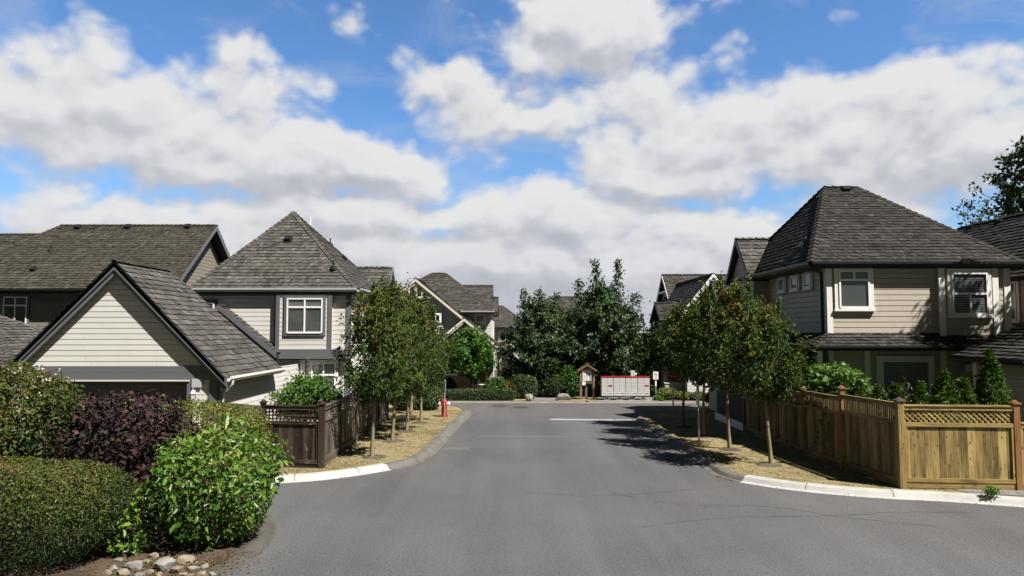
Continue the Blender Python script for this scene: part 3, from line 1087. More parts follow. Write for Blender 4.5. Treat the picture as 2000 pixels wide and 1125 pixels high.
    leaves(lm, rng, pos, leafL * rng.uniform(0.65, 1.25, len(pos)), tn, shape, width, outs, droop, 0.8, 0.45)
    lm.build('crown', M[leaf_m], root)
    return root


def shrub(name, label, c, rad, n, leafL, leaf_m, seed, pw=2.0, cat='shrub', group=None, tone0=0.4, tone_sd=0.15, top_tone=0.15, shape=DIAM, width=0.6, depth=0.22, lumps=0.1, lsc=3.0, twigs=60, z0=0.0, flowers=0, flower_m='flower', taper=None, droop=0.25, twig_m='bark_dark', out_twigs=0, extra=None, rust=0.0):
    """leafy mass filling a super-ellipsoid standing on c; taper(h)->scale of width at height fraction h"""
    rng = np.random.default_rng(seed)
    c = np.array(c, dtype=float)
    rad = np.array(rad, dtype=float)
    root = thing(name, label, cat, tuple(c), group)
    d = unit(rng.normal(size=(n, 3)))
    k = (np.sum(np.abs(d) ** pw, axis=1)) ** (-1 / pw)
    sh = 1 + lumps * lump(d * rad, lsc, seed) + 0.5 * lumps * lump(d * rad, lsc * 3.1, seed + 5)
    f = 1 - np.abs(rng.normal(size=n)) * depth
    f = np.where(rng.random(n) < 0.22, rng.random(n) ** 0.5, np.clip(f, 0.05, 1.05))
    loc = d * (k * sh * f)[:, None] * rad
    hz = np.clip((loc[:, 2] + rad[2]) / (2 * rad[2]), 0, 1)
    if taper is not None:
        tp = taper(hz)
        loc[:, 0] *= tp
        loc[:, 1] *= tp
    pos = loc + c + np.array([0, 0, rad[2] + z0])
    keep = pos[:, 2] > c[2] + 0.01
    pos, d2, hz, f = pos[keep], unit(loc[keep] / rad ** 1.0), hz[keep], f[keep]
    cl = lump(pos, lsc * 1.6, seed + 9)
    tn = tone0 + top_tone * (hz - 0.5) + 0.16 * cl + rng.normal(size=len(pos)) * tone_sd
    if rust:
        tn = tn + rust * np.clip(lump(pos, 2.0, seed + 21) - 0.15, 0, 1)
    lm = MB(seed)
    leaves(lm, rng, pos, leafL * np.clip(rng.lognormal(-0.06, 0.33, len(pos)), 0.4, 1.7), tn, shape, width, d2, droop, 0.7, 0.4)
    tm = MB(seed)
    r = random.Random(seed)
    top = c[2] + z0 + 2 * rad[2]
    for i in range(twigs):
        a = r.random() * 6.283
        zt = r.uniform(0.25, 0.95)
        q = r.uniform(0.3, 0.93)
        tp = 1.0 if taper is None else float(taper(np.array([zt]))[0])
        s_ = math.sqrt(max(0.0, 1 - (2 * zt - 1) ** 2)) if pw < 3 else 0.95
        e = V3(c[0] + math.cos(a) * rad[0] * q * s_ * tp, c[1] + math.sin(a) * rad[1] * q * s_ * tp, c[2] + z0 + 2 * rad[2] * zt)
        b = V3(c[0] + math.cos(a) * rad[0] * 0.16, c[1] + math.sin(a) * rad[1] * 0.16, c[2] - 0.02)
        md = b.lerp(e, 0.55) + V3(r.gauss(0, .04), r.gauss(0, .04), 0.12)
        tm.tube([b, md, e], [0.016, 0.009, 0.003], 4, 0.45, cap=False)
    for i in range(out_twigs):
        j = r.randrange(len(pos))
        p = Vector(pos[j])
        dd = Vector(d2[j]) + V3(r.gauss(0, .5), r.gauss(0, .5), r.gauss(0.1, .4))
        dd.normalize()
        tm.tube([p - dd * 0.12, p + dd * r.uniform(0.05, 0.16)], [0.005, 0.002], 3, 0.85, cap=False)
    if twigs or out_twigs:
        tm.build('branches', M[twig_m], root)
    lm.build('foliage', M[leaf_m], root)
    if flowers:
        fm = MB(seed + 3)
        top_i = np.argsort(-(hz * 0.8 + f * 0.6 + rng.random(len(pos)) * 0.7))[:flowers * 12:12]
        fp = pos[top_i]
        fp = np.repeat(fp, 7, axis=0) + rng.normal(size=(len(fp) * 7, 3)) * 0.022 + np.array([0, 0, 0.03])
        leaves(fm, rng, fp, 0.04, rng.random(len(fp)), DIAM, 0.9, None, 0, 0.8, 0.8)
        fm.build('blossom', M[flower_m], root)
    return root


def inside(px, py, poly):
    res = np.zeros(len(px), dtype=bool)
    k = len(poly)
    for i in range(k):
        x0, y0 = poly[i][0], poly[i][1]
        x1, y1 = poly[(i + 1) % k][0], poly[(i + 1) % k][1]
        c = ((y0 > py) != (y1 > py)) & (px < (x1 - x0) * (py - y0) / ((y1 - y0) if y1 != y0 else 1e-9) + x0)
        res ^= c
    return res


def smooth_line(pts, n=6):
    """Catmull-Rom through ground points"""
    pts = [Vector(p) for p in pts]
    res = []
    for i in range(len(pts) - 1):
        p0, p1, p2, p3 = pts[max(i - 1, 0)], pts[i], pts[i + 1], pts[min(i + 2, len(pts) - 1)]
        for j in range(n):
            t = j / n
            res.append(0.5 * ((2 * p1) + (p2 - p0) * t + (2 * p0 - 5 * p1 + 4 * p2 - p3) * t * t + (3 * p1 - p0 - 3 * p2 + p3) * t ** 3))
    res.append(pts[-1])
    return res


def rock(name, label, c, size, seed, mat, cat='rock', group=None, sub=3, rough=0.28, flat=True, tone=0.5):
    bm = bmesh.new()
    bmesh.ops.create_icosphere(bm, subdivisions=sub, radius=1.0)
    r = random.Random(seed)
    o = Vector((r.random() * 40, r.random() * 40, r.random() * 40))
    cuts = [(Vector((r.gauss(0, 1), r.gauss(0, 1), r.gauss(0.2, 1))).normalized(), r.uniform(0.5, 0.85)) for _ in range(14)]
    Vs = []
    for v in bm.verts:
        p = v.co.normalized()
        p = p * (1 + rough * mnoise.noise(p * 1.3 + o) + rough * 0.35 * mnoise.noise(p * 4 + o))
        for (nn, dd) in cuts:
            e = p.dot(nn) - dd
            if e > 0:
                p = p - nn * e
        Vs.append((c[0] + p.x * size[0], c[1] + p.y * size[1], c[2] + size[2] * 0.62 + p.z * size[2]))
    mb = MB(seed)
    mb.arr(Vs, [[v.index for v in f.verts] for f in bm.faces], tone)
    bm.free()
    return tag(mb.build(name, mat, None, c, smooth=not flat), label, cat, group)

# ================================================================== SETTING
mb = MB()
mb.face([(-500, -60, -0.03), (500, -60, -0.03), (500, 900, -0.03), (-500, 900, -0.03)])
tag(mb.build('ground', M['yard']), kind='structure')
mb = MB()
mb.face([(-40, -12, 0), (40, -12, 0), (40, 33.4, 0), (-40, 33.4, 0)])
tag(mb.build('road', M['road']), kind='structure')


def offs(pts, w, ref):
    res = []
    for i, p in enumerate(pts):
        d = (pts[min(i + 1, len(pts) - 1)] - pts[max(i - 1, 0)])
        nn = V3(-d.y, d.x, 0).normalized()
        res.append(p + nn * w)
    s = 1 if sum((ref - p).length for p in res) < sum((ref - p).length for p in [2 * q - o for q, o in zip(pts, res)]) else -1
    return [p + (o - p) * s for p, o in zip(pts, res)]


def kerb(name, pts, ref, mat, w=0.34, h=0.11):
    prof = [(0, 0.0), (0.10 * w / 0.34, 0.018), (0.16 * w / 0.34, h * 0.82), (0.20 * w / 0.34, h), (w, h), (w, -0.02)]
    lines = [[q + V3(0, 0, z) for q in offs(pts, o, ref)] for o, z in prof]
    mb = MB(2)
    cum = 0
    for i in range(len(pts) - 1):
        cum += (pts[i + 1] - pts[i]).length
        for a in range(len(prof) - 1):
            f = [lines[a][i], lines[a][i + 1], lines[a + 1][i + 1], lines[a + 1][i]]
            nz = (f[1] - f[0]).cross(f[3] - f[0]).z
            mb.face(f if nz >= 0 else f[::-1], 0.5)
    for e in (0, -1):
        mb.face([l[e] for l in lines], 0.4)
    o = tag(mb.build(name, mat), kind='structure')
    # expansion joints filled with dark mastic
    jb = MB(3)
    acc, nxt, cnt = 0.0, 1.1, 0
    for i in range(1, len(pts) - 1):
        acc += (pts[i] - pts[i - 1]).length
        if acc > nxt:
            nxt = acc + 1.6
            d = (pts[i + 1] - pts[i - 1]).normalized() * 0.008
            for a in range(1, len(prof) - 2):
                up_ = V3(0, 0, 0.003)
                f = [lines[a][i] - d + up_, lines[a][i] + d + up_, lines[a + 1][i] + d + up_, lines[a + 1][i] - d + up_]
                nz = (f[1] - f[0]).cross(f[3] - f[0]).z
                jb.face(f if nz >= 0 else f[::-1], 0.5)
                cnt += 1
    if cnt:
        tag(jb.build('kerb_joint', M['crack']), kind='structure')
    return o


# left verge
KL = smooth_line([G(300, 956), G(420, 953), G(515, 946), G(640, 937), G(765, 918), G(825, 903), G(856, 880), G(880, 853), G(902, 829), G(920, 812), G(921, 804), G(905, 797.5), G(870, 793.5), G(800, 792)], 6)
refL = V3(-4.4, 22, 0)
i_w = next(i for i, p in enumerate(KL) if (p - G(765, 918)).length < 0.02)
kerb('painted_kerb', KL[:i_w + 1], refL, M['kerb_white'], 0.42, 0.115)
kerb('kerb', KL[i_w:], refL, M['kerb'], 0.42, 0.11)
inL = offs(KL, 0.42, refL)
vpL = [V3(p.x, p.y, 0) for p in inL] + [V3(-12, 31.2, 0), V3(-12, inL[0].y, 0)]
# right verge
KR = smooth_line([G(2300, 1012), G(2000, 991), G(1850, 980), G(1700, 972), G(1550, 958), G(1445, 942), G(1400, 931), G(1365, 908), G(1325, 880), G(1285, 855), G(1250, 834), G(1236, 822), G(1246, 812), G(1290, 807.5), G(1420, 805)], 6)
refR = V3(7.4, 19, 0)
i_w2 = next(i for i, p in enumerate(KR) if (p - G(1445, 942)).length < 0.02)
kerb('painted_kerb', KR[:i_w2 + 1], refR, M['kerb_white'], 0.42, 0.115)
kerb('kerb', KR[i_w2:], refR, M['kerb'], 0.42, 0.11)
inR = offs(KR, 0.42, refR)
vpR = [V3(p.x, p.y, 0) for p in inR] + [V3(30, 28.6, 0), V3(30, inR[0].y, 0)]


def sheet(name, poly, z, mat, kind='structure'):
    mb = MB()
    a = sum(poly[i].x * poly[(i + 1) % len(poly)].y - poly[(i + 1) % len(poly)].x * poly[i].y for i in range(len(poly)))
    pp = poly if a > 0 else poly[::-1]
    mb.face([(p.x, p.y, z) for p in pp])
    return tag(mb.build(name, mat), kind=kind)


sheet('verge', vpL, 0.095, M['verge'])
sheet('verge', vpR, 0.095, M['verge'])
# front yards beyond the fences
sheet('yard', [V3(-40, 15.9, 0), V3(-12.02, 15.9, 0), V3(-12.02, 31.2, 0), V3(-40, 31.2, 0)], 0.095, M['yard'])
sheet('gravel_strip', [V3(9.6, 14.35, 0), V3(20, 13.6, 0), V3(20, 15.0, 0), V3(9.4, 15.0, 0)], 0.105, M['gravel'])
# far side of the cross street
FK = [G(700, 786.5), G(1000, 787), G(1130, 787.5), G(1420, 787.5), G(1700, 787)]
kerb('kerb', FK, V3(0, 60, 0), M['concrete'], 0.40, 0.05)
inF = offs(FK, 0.40, V3(0, 60, 0))
sheet('far_lawn', [inF[0], inF[1], inF[2], inF[3], inF[4], V3(60, 60, 0), V3(-60, 60, 0)], 0.045, M['mulch'])
sheet('path', [G(1043, 784.8), G(1084, 785), V3(2.6, 40, 0), V3(1.3, 40, 0)], 0.052, M['concrete'])
sheet('mailbox_pad', [G(1168, 786), G(1287, 786), G(1290, 777), G(1168, 777)], 0.056, M['gravel'])
sheet('dry_patch', [G(1088, 785), G(1168, 785), G(1172, 780), G(1150, 777.5), G(1100, 779)], 0.05, M['verge'])
sheet('dry_patch', [G(1000, 784.5), G(1042, 784), G(1040, 777), G(1005, 776)], 0.05, M['verge'])


def decal(name, pts, z, mat):
    mb = MB()
    q = [Vector((p.x, p.y, z)) for p in pts]
    if (q[1] - q[0]).cross(q[2] - q[0]).z < 0:
        q = q[::-1]
    mb.face(q)
    return tag(mb.build(name, mat), kind='structure')


decal('stop_line', [G(1075, 818), G(1233, 819.5), G(1233, 822), G(1075, 820.3)], 0.004, M['line'])
decal('faded_stop_line', [G(858, 880.5), G(868, 874.5), G(917, 873.6), G(915, 879)], 0.004, M['line_faint'])
decal('asphalt_seam', [G(933, 852.4), G(1165, 851.6), G(1165, 853.8), G(933, 855)], 0.004, M['line_faint'])
for (u, v, w) in ((1017, 795.5, 8.5), (975, 792.6, 8)):
    c = G(u, v)
    mb = MB()
    mb.lathe([(0.05, 0.003), (0.36, 0.003), (0.37, 0.006), (0.30, 0.009), (0.02, 0.008)], (c.x, c.y, 0), 20)
    o = mb.build('manhole_cover', M['cast'])
    tag(o, 'round iron manhole cover nearer the middle of the cross street' if u > 1000 else 'round iron manhole cover nearer the low clipped hedge', 'manhole cover', 'manhole covers in the cross street')
for (u, v, lab) in ((828, 897, 'rusty storm drain grate at the left kerb'), (1418, 934, 'rusty storm drain grate at the right kerb')):
    c = G(u, v)
    line = KL if u < 1000 else KR
    j = min(range(len(line)), key=lambda k: (line[k] - c).length)
    d = (line[min(j + 1, len(line) - 1)] - line[max(j - 1, 0)]).normalized()
    nn = V3(-d.y, d.x, 0)
    if (c - line[j]).dot(nn) < 0:
        nn = -nn
    mb = MB(4)
    o0 = line[j] - d * 0.3 + nn * 0.03
    mb.obox(o0, d * 0.6, nn * 0.035, V3(0, 0, 0.012))
    mb.obox(o0 + nn * 0.30, d * 0.6, nn * 0.035, V3(0, 0, 0.012))
    for k in range(9):
        mb.obox(o0 + d * (0.07 * k) + nn * 0.035, d * 0.035, nn * 0.265, V3(0, 0, 0.010))
    tag(mb.build('storm_drain', M['iron']), lab, 'storm drain', 'storm drains at the kerbs')

# long hairline cracks sealed dark in the asphalt
for pts in ([(1190, 962), (1330, 985), (1500, 990), (1660, 1012), (1850, 1030)], [(1240, 1030), (1420, 1012), (1600, 1008), (1760, 1000), (1900, 1001)], [(1020, 962), (1190, 968), (1370, 955)]):
    ln = smooth_line([G(u, v) for u, v in pts], 7)
    rr_ = random.Random(pts[0][0])
    mb = MB(1)
    L_, R_ = [], []
    for i, p in enumerate(ln):
        d = (ln[min(i + 1, len(ln) - 1)] - ln[max(i - 1, 0)]).normalized()
        nn = V3(-d.y, d.x, 0)
        p = p + nn * rr_.gauss(0, 0.025)
        w = rr_.uniform(0.002, 0.008) * (0.35 if i in (0, len(ln) - 1) else 1)
        L_.append(p + nn * w + V3(0, 0, .004))
        R_.append(p - nn * w + V3(0, 0, .004))
    for i in range(len(ln) - 1):
        mb.face([R_[i], R_[i + 1], L_[i + 1], L_[i]])
    tag(mb.build('asphalt_crack', M['crack']), kind='structure')

# dry grass blades on the verges
rng = np.random.default_rng(77)
gm = MB(7)
for poly, (xa, xb, ya, yb), nbl in ((vpL, (-6.6, -1.4, 16.2, 29.5), 60000), (vpR, (4.2, 12.0, 14.0, 28.2), 52000)):
    px = rng.uniform(xa, xb, nbl)
    py = rng.uniform(ya, yb, nbl)
    k = inside(px, py, [(p.x, p.y) for p in poly])
    px, py = px[k], py[k]
    cl = lump(np.stack([px, py, 0 * px], 1), 1.1, 5)
    keep = rng.random(len(px)) < 0.75 + 0.3 * cl
    px, py, cl = px[keep], py[keep], cl[keep]
    n = len(px)
    h = rng.uniform(0.010, 0.036, n)
    a = rng.uniform(0, 6.283, n)
    w = rng.uniform(0.005, 0.010, n)
    lx, ly = rng.normal(size=n) * 0.03, rng.normal(size=n) * 0.03
    Vv = np.stack([np.stack([px - np.cos(a) * w, py - np.sin(a) * w, np.full(n, 0.092)], 1), np.stack([px + np.cos(a) * w, py + np.sin(a) * w, np.full(n, 0.092)], 1), np.stack([px + lx, py + ly, 0.095 + h], 1)], 1)
    gm.arr(Vv.reshape(-1, 3), np.arange(n * 3).reshape(n, 3), np.clip(0.62 + 0.25 * rng.normal(size=n) - 1.0 * np.clip(cl - 0.02, 0, 1), 0, 1))
tag(gm.build('grass', M['straw'], None, (0, 20, 0.095)), kind='stuff')

# planting bed at the near left corner
bed = smooth_line([V3(-14, 14.3, 0), V3(-7.0, 14.2, 0), V3(-4.9, 13.5, 0), V3(-4.15, 12.2, 0), V3(-3.95, 11.0, 0), V3(-4.05, 10.2, 0), V3(-4.4, 9.6, 0), V3(-5.2, 9.0, 0), V3(-7.5, 8.3, 0), V3(-14, 8.0, 0)], 5)
kerb('bed_kerb', bed, V3(-8, 11.3, 0), M['bed_kerb'], 0.28, 0.06)
inB = offs(bed, 0.28, V3(-8, 11.3, 0))
sheet('planting_bed', inB, 0.055, M['soil'])

# ================================================================== BUILDINGS
# ---------------------------------------------------------------- pale hip-roofed house with front garage (left)
HA = thing('house', 'pale grey two-storey house with pyramid shake roof and a gabled front garage', 'house', (-9, 26, 0.08))
X0, X1, YF, YB = -11.85, -6.12, 25.78, 32.0
mb = MB(11)
siding(mb, (X0, YF, 0.1), (1, 0, 0), [(0, 0), (X1 - X0, 0), (X1 - X0, 4.95), (0, 4.95)], 0.17)
siding(mb, (X1, YF, 0.1), (0, 1, 0), [(0, 0), (YB - YF, 0), (YB - YF, 4.95), (0, 4.95)], 0.17)
siding(mb, (X1, YB, 0.1), (-1, 0, 0), [(0, 0), (X1 - X0, 0), (X1 - X0, 4.95), (0, 4.95)], 0.17)
siding(mb, (X0, YB, 0.1), (0, -1, 0), [(0, 0), (YB - YF, 0), (YB - YF, 4.95), (0, 4.95)], 0.17)
mb.build('wall', M['siding_pale'], HA)
roofA = hip_roof(HA, -12.15, -5.8, 25.58, 32.5, 5.06, (-9.36, 29, 8.55), (-9.34, 29, 8.55), M['shake_grey'], 0.19, 12)
gutter(HA, (-12.15, 25.58, 5.08), (-5.8, 25.58, 5.08), (0, -1, 0), M['gutter_grey'], 0.12)
gutter(HA, (-5.8, 25.58, 5.08), (-5.8, 32.5, 5.08), (1, 0, 0), M['gutter_grey'], 0.12)
mb = MB(13)   # dark trim: frieze, corner boards
wb(mb, (0, YF, 0), (1, 0, 0), X0, -8.86, 4.80, 4.90, 0.0, 0.03)
wb(mb, (0, YF, 0), (1, 0, 0), -6.74, X1, 4.80, 4.90, 0.0, 0.03)
wb(mb, (0, YF, 0), (1, 0, 0), X1 - 0.14, X1 + 0.02, 0.1, 4.80, 0.0, 0.032)
wb(mb, (X1, 0, 0), (0, 1, 0), YF, YF + 0.14, 0.1, 4.9, 0.0, 0.03)
wb(mb, (0, YF, 0), (1, 0, 0), -8.96, -8.86, 0.1, 4.80, 0.0, 0.032)
wb(mb, (0, YF, 0), (1, 0, 0), -8.95, -5.95, 2.44, 2.60, 0.0, 0.30)
wb(mb, (0, YF, 0), (1, 0, 0), -8.93, -6.05, 2.60, 2.78, 0.0, 0.26)
mb.build('trim', M['trim_dark'], HA)
# bay
mb = MB(14)
yb_ = YF - 0.2
siding(mb, (-8.80, yb_, 2.78), (1, 0, 0), [(0, 0), (2.02, 0), (2.02, 2.1), (0, 2.1)], 0.17)
siding(mb, (-6.78, yb_, 2.78), (0, 1, 0), [(0, 0), (.2, 0), (.2, 2.1), (0, 2.1)], 0.17)
siding(mb, (-8.80, YF, 2.78), (0, -1, 0), [(0, 0), (.2, 0), (.2, 2.1), (0, 2.1)], 0.17)
wb(mb, (0, yb_, 0), (1, 0, 0), -8.84, -8.70, 2.78, 4.86, 0.0, 0.03, m=1)
wb(mb, (0, yb_, 0), (1, 0, 0), -6.90, -6.74, 2.78, 4.86, 0.0, 0.03, m=1)
wb(mb, (0, yb_, 0), (1, 0, 0), -8.70, -6.90, 4.76, 4.88, 0.0, 0.03, m=1)
bay = mb.build('bay', [M['siding_pale'], M['trim_dark']], HA)
window(HA, (0, yb_, 0), (1, 0, 0), -8.42, -7.08, 3.40, 4.70, 0.10, 'trim_dark', 'white', (('h', .74, 0, 1), ('v', .5, 0, 1)), 'shade', False, 0.016, top_blind='plain')
window(HA, (0, YF, 0), (1, 0, 0), -8.80, -7.85, 0.92, 2.30, 0.08, 'trim_white', 'white', (('h', .66, 0, 1), ('v', .5, 0, 1)), 'shade', True, 0.016, top_blind='plain')
window(HA, (0, YF, 0), (1, 0, 0), -7.52, -6.60, 0.92, 2.30, 0.08, 'trim_white', 'white', (('h', .66, 0, 1), ('v', .5, 0, 1)), 'shade', True, 0.016, top_blind='plain')
window(HA, (0, YF, 0), (1, 0, 0), -11.75, -11.22, 3.5, 4.55, 0.10, 'trim_dark', 'white', (), 'shade', False, 0.016)
# right dormer
dm = gable_roof(HA, (-7.4, 31.0, 6.36), (-5.45, 31.0, 6.36), (0, -1.5, -1.45), (0, 1.5, -1.45), M['shake_grey'], 0.19, 15, 'dormer_roof')
mb = MB(16)
siding(mb, (-5.72, 29.6, 4.9), (0, 1, 0), [(0, 0), (2.8, 0), (1.4, 1.35)], 0.17)
rake(mb, (-5.45, 29.5, 4.90), (-5.45, 31.0, 6.36), (0.04, 0, 0), 0.2, 1, 1)
rake(mb, (-5.45, 32.5, 4.90), (-5.45, 31.0, 6.36), (0.04, 0, 0), 0.2, 1, 1)
mb.build('dormer_gable', [M['siding_pale'], M['trim_dark']], HA)


def roof_point(u, v, p0, nrm):
    d = ray(u, v)
    o = V3(0, 0, CAMH)
    t = (Vector(p0) - o).dot(Vector(nrm)) / d.dot(Vector(nrm))
    return o + d * t


def vent_box(root, roof, p, nrm, s=0.16):
    nrm = Vector(nrm).normalized()
    U = nrm.cross(V3(0, 0, 1)).normalized()
    W = nrm.cross(U).normalized()
    if W.z < 0:
        W = -W
    mb = MB(2)
    mb.obox(Vector(p) - U * s - W * s * 1.2 - nrm * 0.02, U * 2 * s, W * s * 2.4, nrm * 0.035)
    mb.obox(Vector(p) - U * s * .75 - W * s * .8 + nrm * 0.012, U * 1.5 * s, W * s * 1.5, nrm * 0.11)
    return mb.build('roof_vent', M['black'], roof)


def vent_pipe(root, roof, p, h=0.3, r=0.035, mat='black', base=True):
    mb = MB(2)
    p = Vector(p)
    mb.tube([p - V3(0, 0, .05), p + V3(0, 0, h)], r, 8)
    if base:
        mb.lathe([(0.13, -0.06), (0.11, 0.05), (r * 1.3, 0.09), (r * 1.2, 0.10)], tuple(p), 10)
    return mb.build('vent_pipe', M[mat], roof)


nF = V3(0, -3.49, 3.5).normalized()
nF = V3(0, -(8.55 - 5.06), 3.5).normalized()
vent_box(HA, roofA, roof_point(563, 467, (-9, 25.5, 5.1), nF), nF, 0.15)
vent_pipe(HA, roofA, roof_point(651, 524, (-9, 25.5, 5.1), nF), 0.32)
nR = V3(8.55 - 5.06, 0, 3.55).normalized()
vent_pipe(HA, roofA, roof_point(645, 478, (-5.8, 29, 5.1), nR), 0.3, 0.03)
vent_pipe(HA, roofA, roof_point(606, 441, (-5.8, 29, 5.1), nR), 0.42, 0.022, 'white', False)
vent_box(HA, roofA, roof_point(671, 505, (-5.8, 29, 5.1), nR), nR, 0.12)

# garage
gx, gyf = -10.75, 18.36
GE, GRZ = 2.24, 5.37
gar = gable_roof(HA, (gx, gyf, GRZ), (gx, 21.3, GRZ), (-3.07, 0, GE - GRZ), (3.07, 0, GE - GRZ), M['shake_grey'], 0.20, 17, 'garage_roof', Br=(gx + 3.07, 22.9, GE), Bl=(gx - 3.07, 22.9, GE), th=0.03, wmin=0.10, wmax=0.26, slab=0.16)
mb = MB(18)
wl, wr, yw = gx - 2.76, gx + 2.76, 18.62
siding(mb, (wl, yw, 2.50), (1, 0, 0), [(0, 0), (wr - wl, 0), ((wr - wl) / 2 + 0.02, 2.70), ((wr - wl) / 2 - 0.02, 2.70)], 0.15, 0.008)
siding(mb, (wl, yw, 0.1), (1, 0, 0), [(0, 0), (wr - wl, 0), (wr - wl, 2.40), (0, 2.40)], 0.15, 0.008, holes=[(0.35, 4.72, 0, 2.02)])
siding(mb, (wr, yw, 0.1), (0, 1, 0), [(0, 0), (7.3, 0), (7.3, 2.15), (0, 2.15)], 0.15, 0.008)
siding(mb, (wl, 26, 0.1), (0, -1, 0), [(0, 0), (7.3, 0), (7.3, 2.15), (0, 2.15)], 0.15, 0.008)
siding(mb, (wr, 21.35, 2.2), (-1, 0, 0), [(0, 0), (wr - wl, 0), ((wr - wl) / 2, 2.95)], 0.15, 0.008)
mb.build('garage_wall', M['siding_pale'], HA)
mb = MB(19)
mb.box(wl + 0.02, wr - 0.02, 21.4, 26, 2.1, 2.22)
mb.build('garage_flat_roof', M['fascia'], HA)
mb = MB(20)
# two stepped rake boards each side
ap = V3(gx, gyf, GRZ)
for sg in (-1, 1):
    e = V3(gx + sg * 3.12, gyf, GE - 0.02)
    rake(mb, e, ap, (0, 0.05, 0), 0.20, 1, 0, 0.03)
    rake(mb, e + V3(0, 0.052, 0), ap + V3(0, 0.052, 0), (0, 0.05, 0), 0.15, 1, 0, 0.22)
# belt boards, door casing, corner
wb(mb, (0, yw, 0), (1, 0, 0), wl, wr, 2.36, 2.53, 0.0, 0.045)
wb(mb, (0, yw, 0), (1, 0, 0), wl, wr, 2.16, 2.357, 0.0, 0.05)
wb(mb, (0, yw, 0), (1, 0, 0), wl + 4.72, wl + 4.86, 0.1, 2.12, -0.2, 0.04)
wb(mb, (0, yw, 0), (1, 0, 0), wr - 0.20, wr + 0.02, 0.1, 2.16, 0.0, 0.045)
wb(mb, (wr, 0, 0), (0, 1, 0), yw, yw + 0.14, 0.1, 2.1, 0.0, 0.03)
mb.build('garage_trim', M['trim_dark'], HA)
mb = MB(21)
wb(mb, (0, yw, 0), (1, 0, 0), wl + 0.3, wl + 4.80, 2.122, 2.158, 0.0, 0.075)
mb.build('garage_lintel', M['trim_cream'], HA)
mb = MB(22)
for k in range(4):
    z0 = 0.1 + k * 0.505
    wb(mb, (0, yw + 0.22, 0), (1, 0, 0), wl + 0.36, wl + 4.71, z0, z0 + 0.495, 0, 0.04)
    for j in range(6):
        wb(mb, (0, yw + 0.22, 0), (1, 0, 0), wl + 0.48 + j * 0.715, wl + 0.48 + j * 0.715 + 0.56, z0 + 0.09, z0 + 0.40, 0.04, 0.055)
mb.build('garage_door', M['door'], HA)
gutter(HA, (gx + 3.07, gyf + 0.1, GE + 0.02), (gx + 3.07, 22.9, GE + 0.02), (1, 0, 0), M['trim_white'], 0.12)
mb = MB(23)
p0 = V3(gx + 3.14, gyf + 0.35, GE - 0.10)
mb.tube([p0, p0 + V3(0.0, 0, -0.10), p0 + V3(-0.18, 0.10, -0.24), p0 + V3(-0.30, 0.12, -0.34), p0 + V3(-0.30, 0.12, -2.05)], 0.042, 8)
mb.build('downspout', M['trim_white'], HA, smooth=True)
mb = MB(24)
wb(mb, (0, yw, 0), (1, 0, 0), wr - 0.66, wr - 0.40, 1.96, 2.19, 0.045, 0.07)
mb.build('number_plaque', M['gutter_grey'], HA)
# lantern
lx, ly, lz = wr - 0.60, yw - 0.13, 1.60
mb = MB(25)
mb.box(lx - 0.05, lx + 0.05, yw - 0.05, yw - 0.0, lz + 0.12, lz + 0.32)
mb.tube([(lx, yw - 0.05, lz + 0.26), (lx, yw - 0.10, lz + 0.36), (lx, ly, lz + 0.32)], 0.012, 6)
mb.lathe([(0.01, 0.30), (0.04, 0.27), (0.115, 0.20), (0.10, 0.19)], (lx, ly, lz), 4)
mb.lathe([(0.06, 0.0), (0.075, 0.01), (0.075, 0.03)], (lx, ly, lz), 4)
for a in range(4):
    an = a * math.pi / 2
    mb.tube([(lx + math.cos(an) * 0.066, ly + math.sin(an) * 0.066, lz + 0.02), (lx + math.cos(an) * 0.09, ly + math.sin(an) * 0.09, lz + 0.20)], 0.008, 4)
lan = mb.build('wall_lantern', M['galv'], HA)
mb = MB(26)
mb.lathe([(0.055, 0.03), (0.08, 0.19)], (lx, ly, lz), 4)
mb.build('lamp_glass', M['gutter_grey'], lan)
# small gabled roof between garage and house
rx, rz = -10.83, 4.42
gable_roof(HA, (rx, 25.22, rz), (rx, 25.77, rz), (-2.1, 0, -1.70), (2.16, 0, -1.74), M['shake_grey'], 0.20, 27, 'entry_roof', th=0.034)
mb = MB(28)
for sg in (-1, 1):
    rake(mb, (rx + sg * 2.16, 25.18, rz - 1.74), (rx, 25.18, rz + 0.02), (0, 0.04, 0), 0.2, 1, 0, 0.0)
siding(mb, (rx - 1.8, 25.4, 2.5), (1, 0, 0), [(0, 0), (3.6, 0), (1.8, 1.55)], 0.17, m=1)
mb.build('entry_gable', [M['trim_dark'], M['siding_pale']], HA)

# ---------------------------------------------------------------- far-left gabled house
HB = thing('house', 'long dark olive house with a broad shake roof behind the pale front garage', 'house', (-21, 30, 0.08))
mb = MB(31)
siding(mb, (-33, 29.5, 0.1), (1, 0, 0), [(0, 0), (18.1, 0), (18.1, 5.0), (0, 5.0)], 0.17)
siding(mb, (-14.9, 29.5, 0.1), (0, 1, 0), [(0, 0), (7.2, 0), (7.2, 5.1), (3.55, 8.2), (0, 5.1)], 0.17)
siding(mb, (-14.9, 36.7, 0.1), (-1, 0, 0), [(0, 0), (18.1, 0), (18.1, 5.0), (0, 5.0)], 0.17)
mb.build('wall', M['siding_olive'], HB)
mb = MB(32)
shakes(mb, [(-25.6, 29.0, 5.28), (-14.42, 29.0, 5.28), (-14.42, 33.1, 8.62), (-22.0, 33.1, 8.62)], 0.19)
shakes(mb, [(-14.42, 37.2, 5.28), (-25.6, 37.2, 5.28), (-22.0, 33.1, 8.62), (-14.42, 33.1, 8.62)], 0.3, wmin=.3, wmax=.6)
shakes(mb, [(-25.6, 37.2, 5.28), (-25.6, 29.0, 5.28), (-22.0, 33.1, 8.62)], 0.3, wmin=.3, wmax=.6)
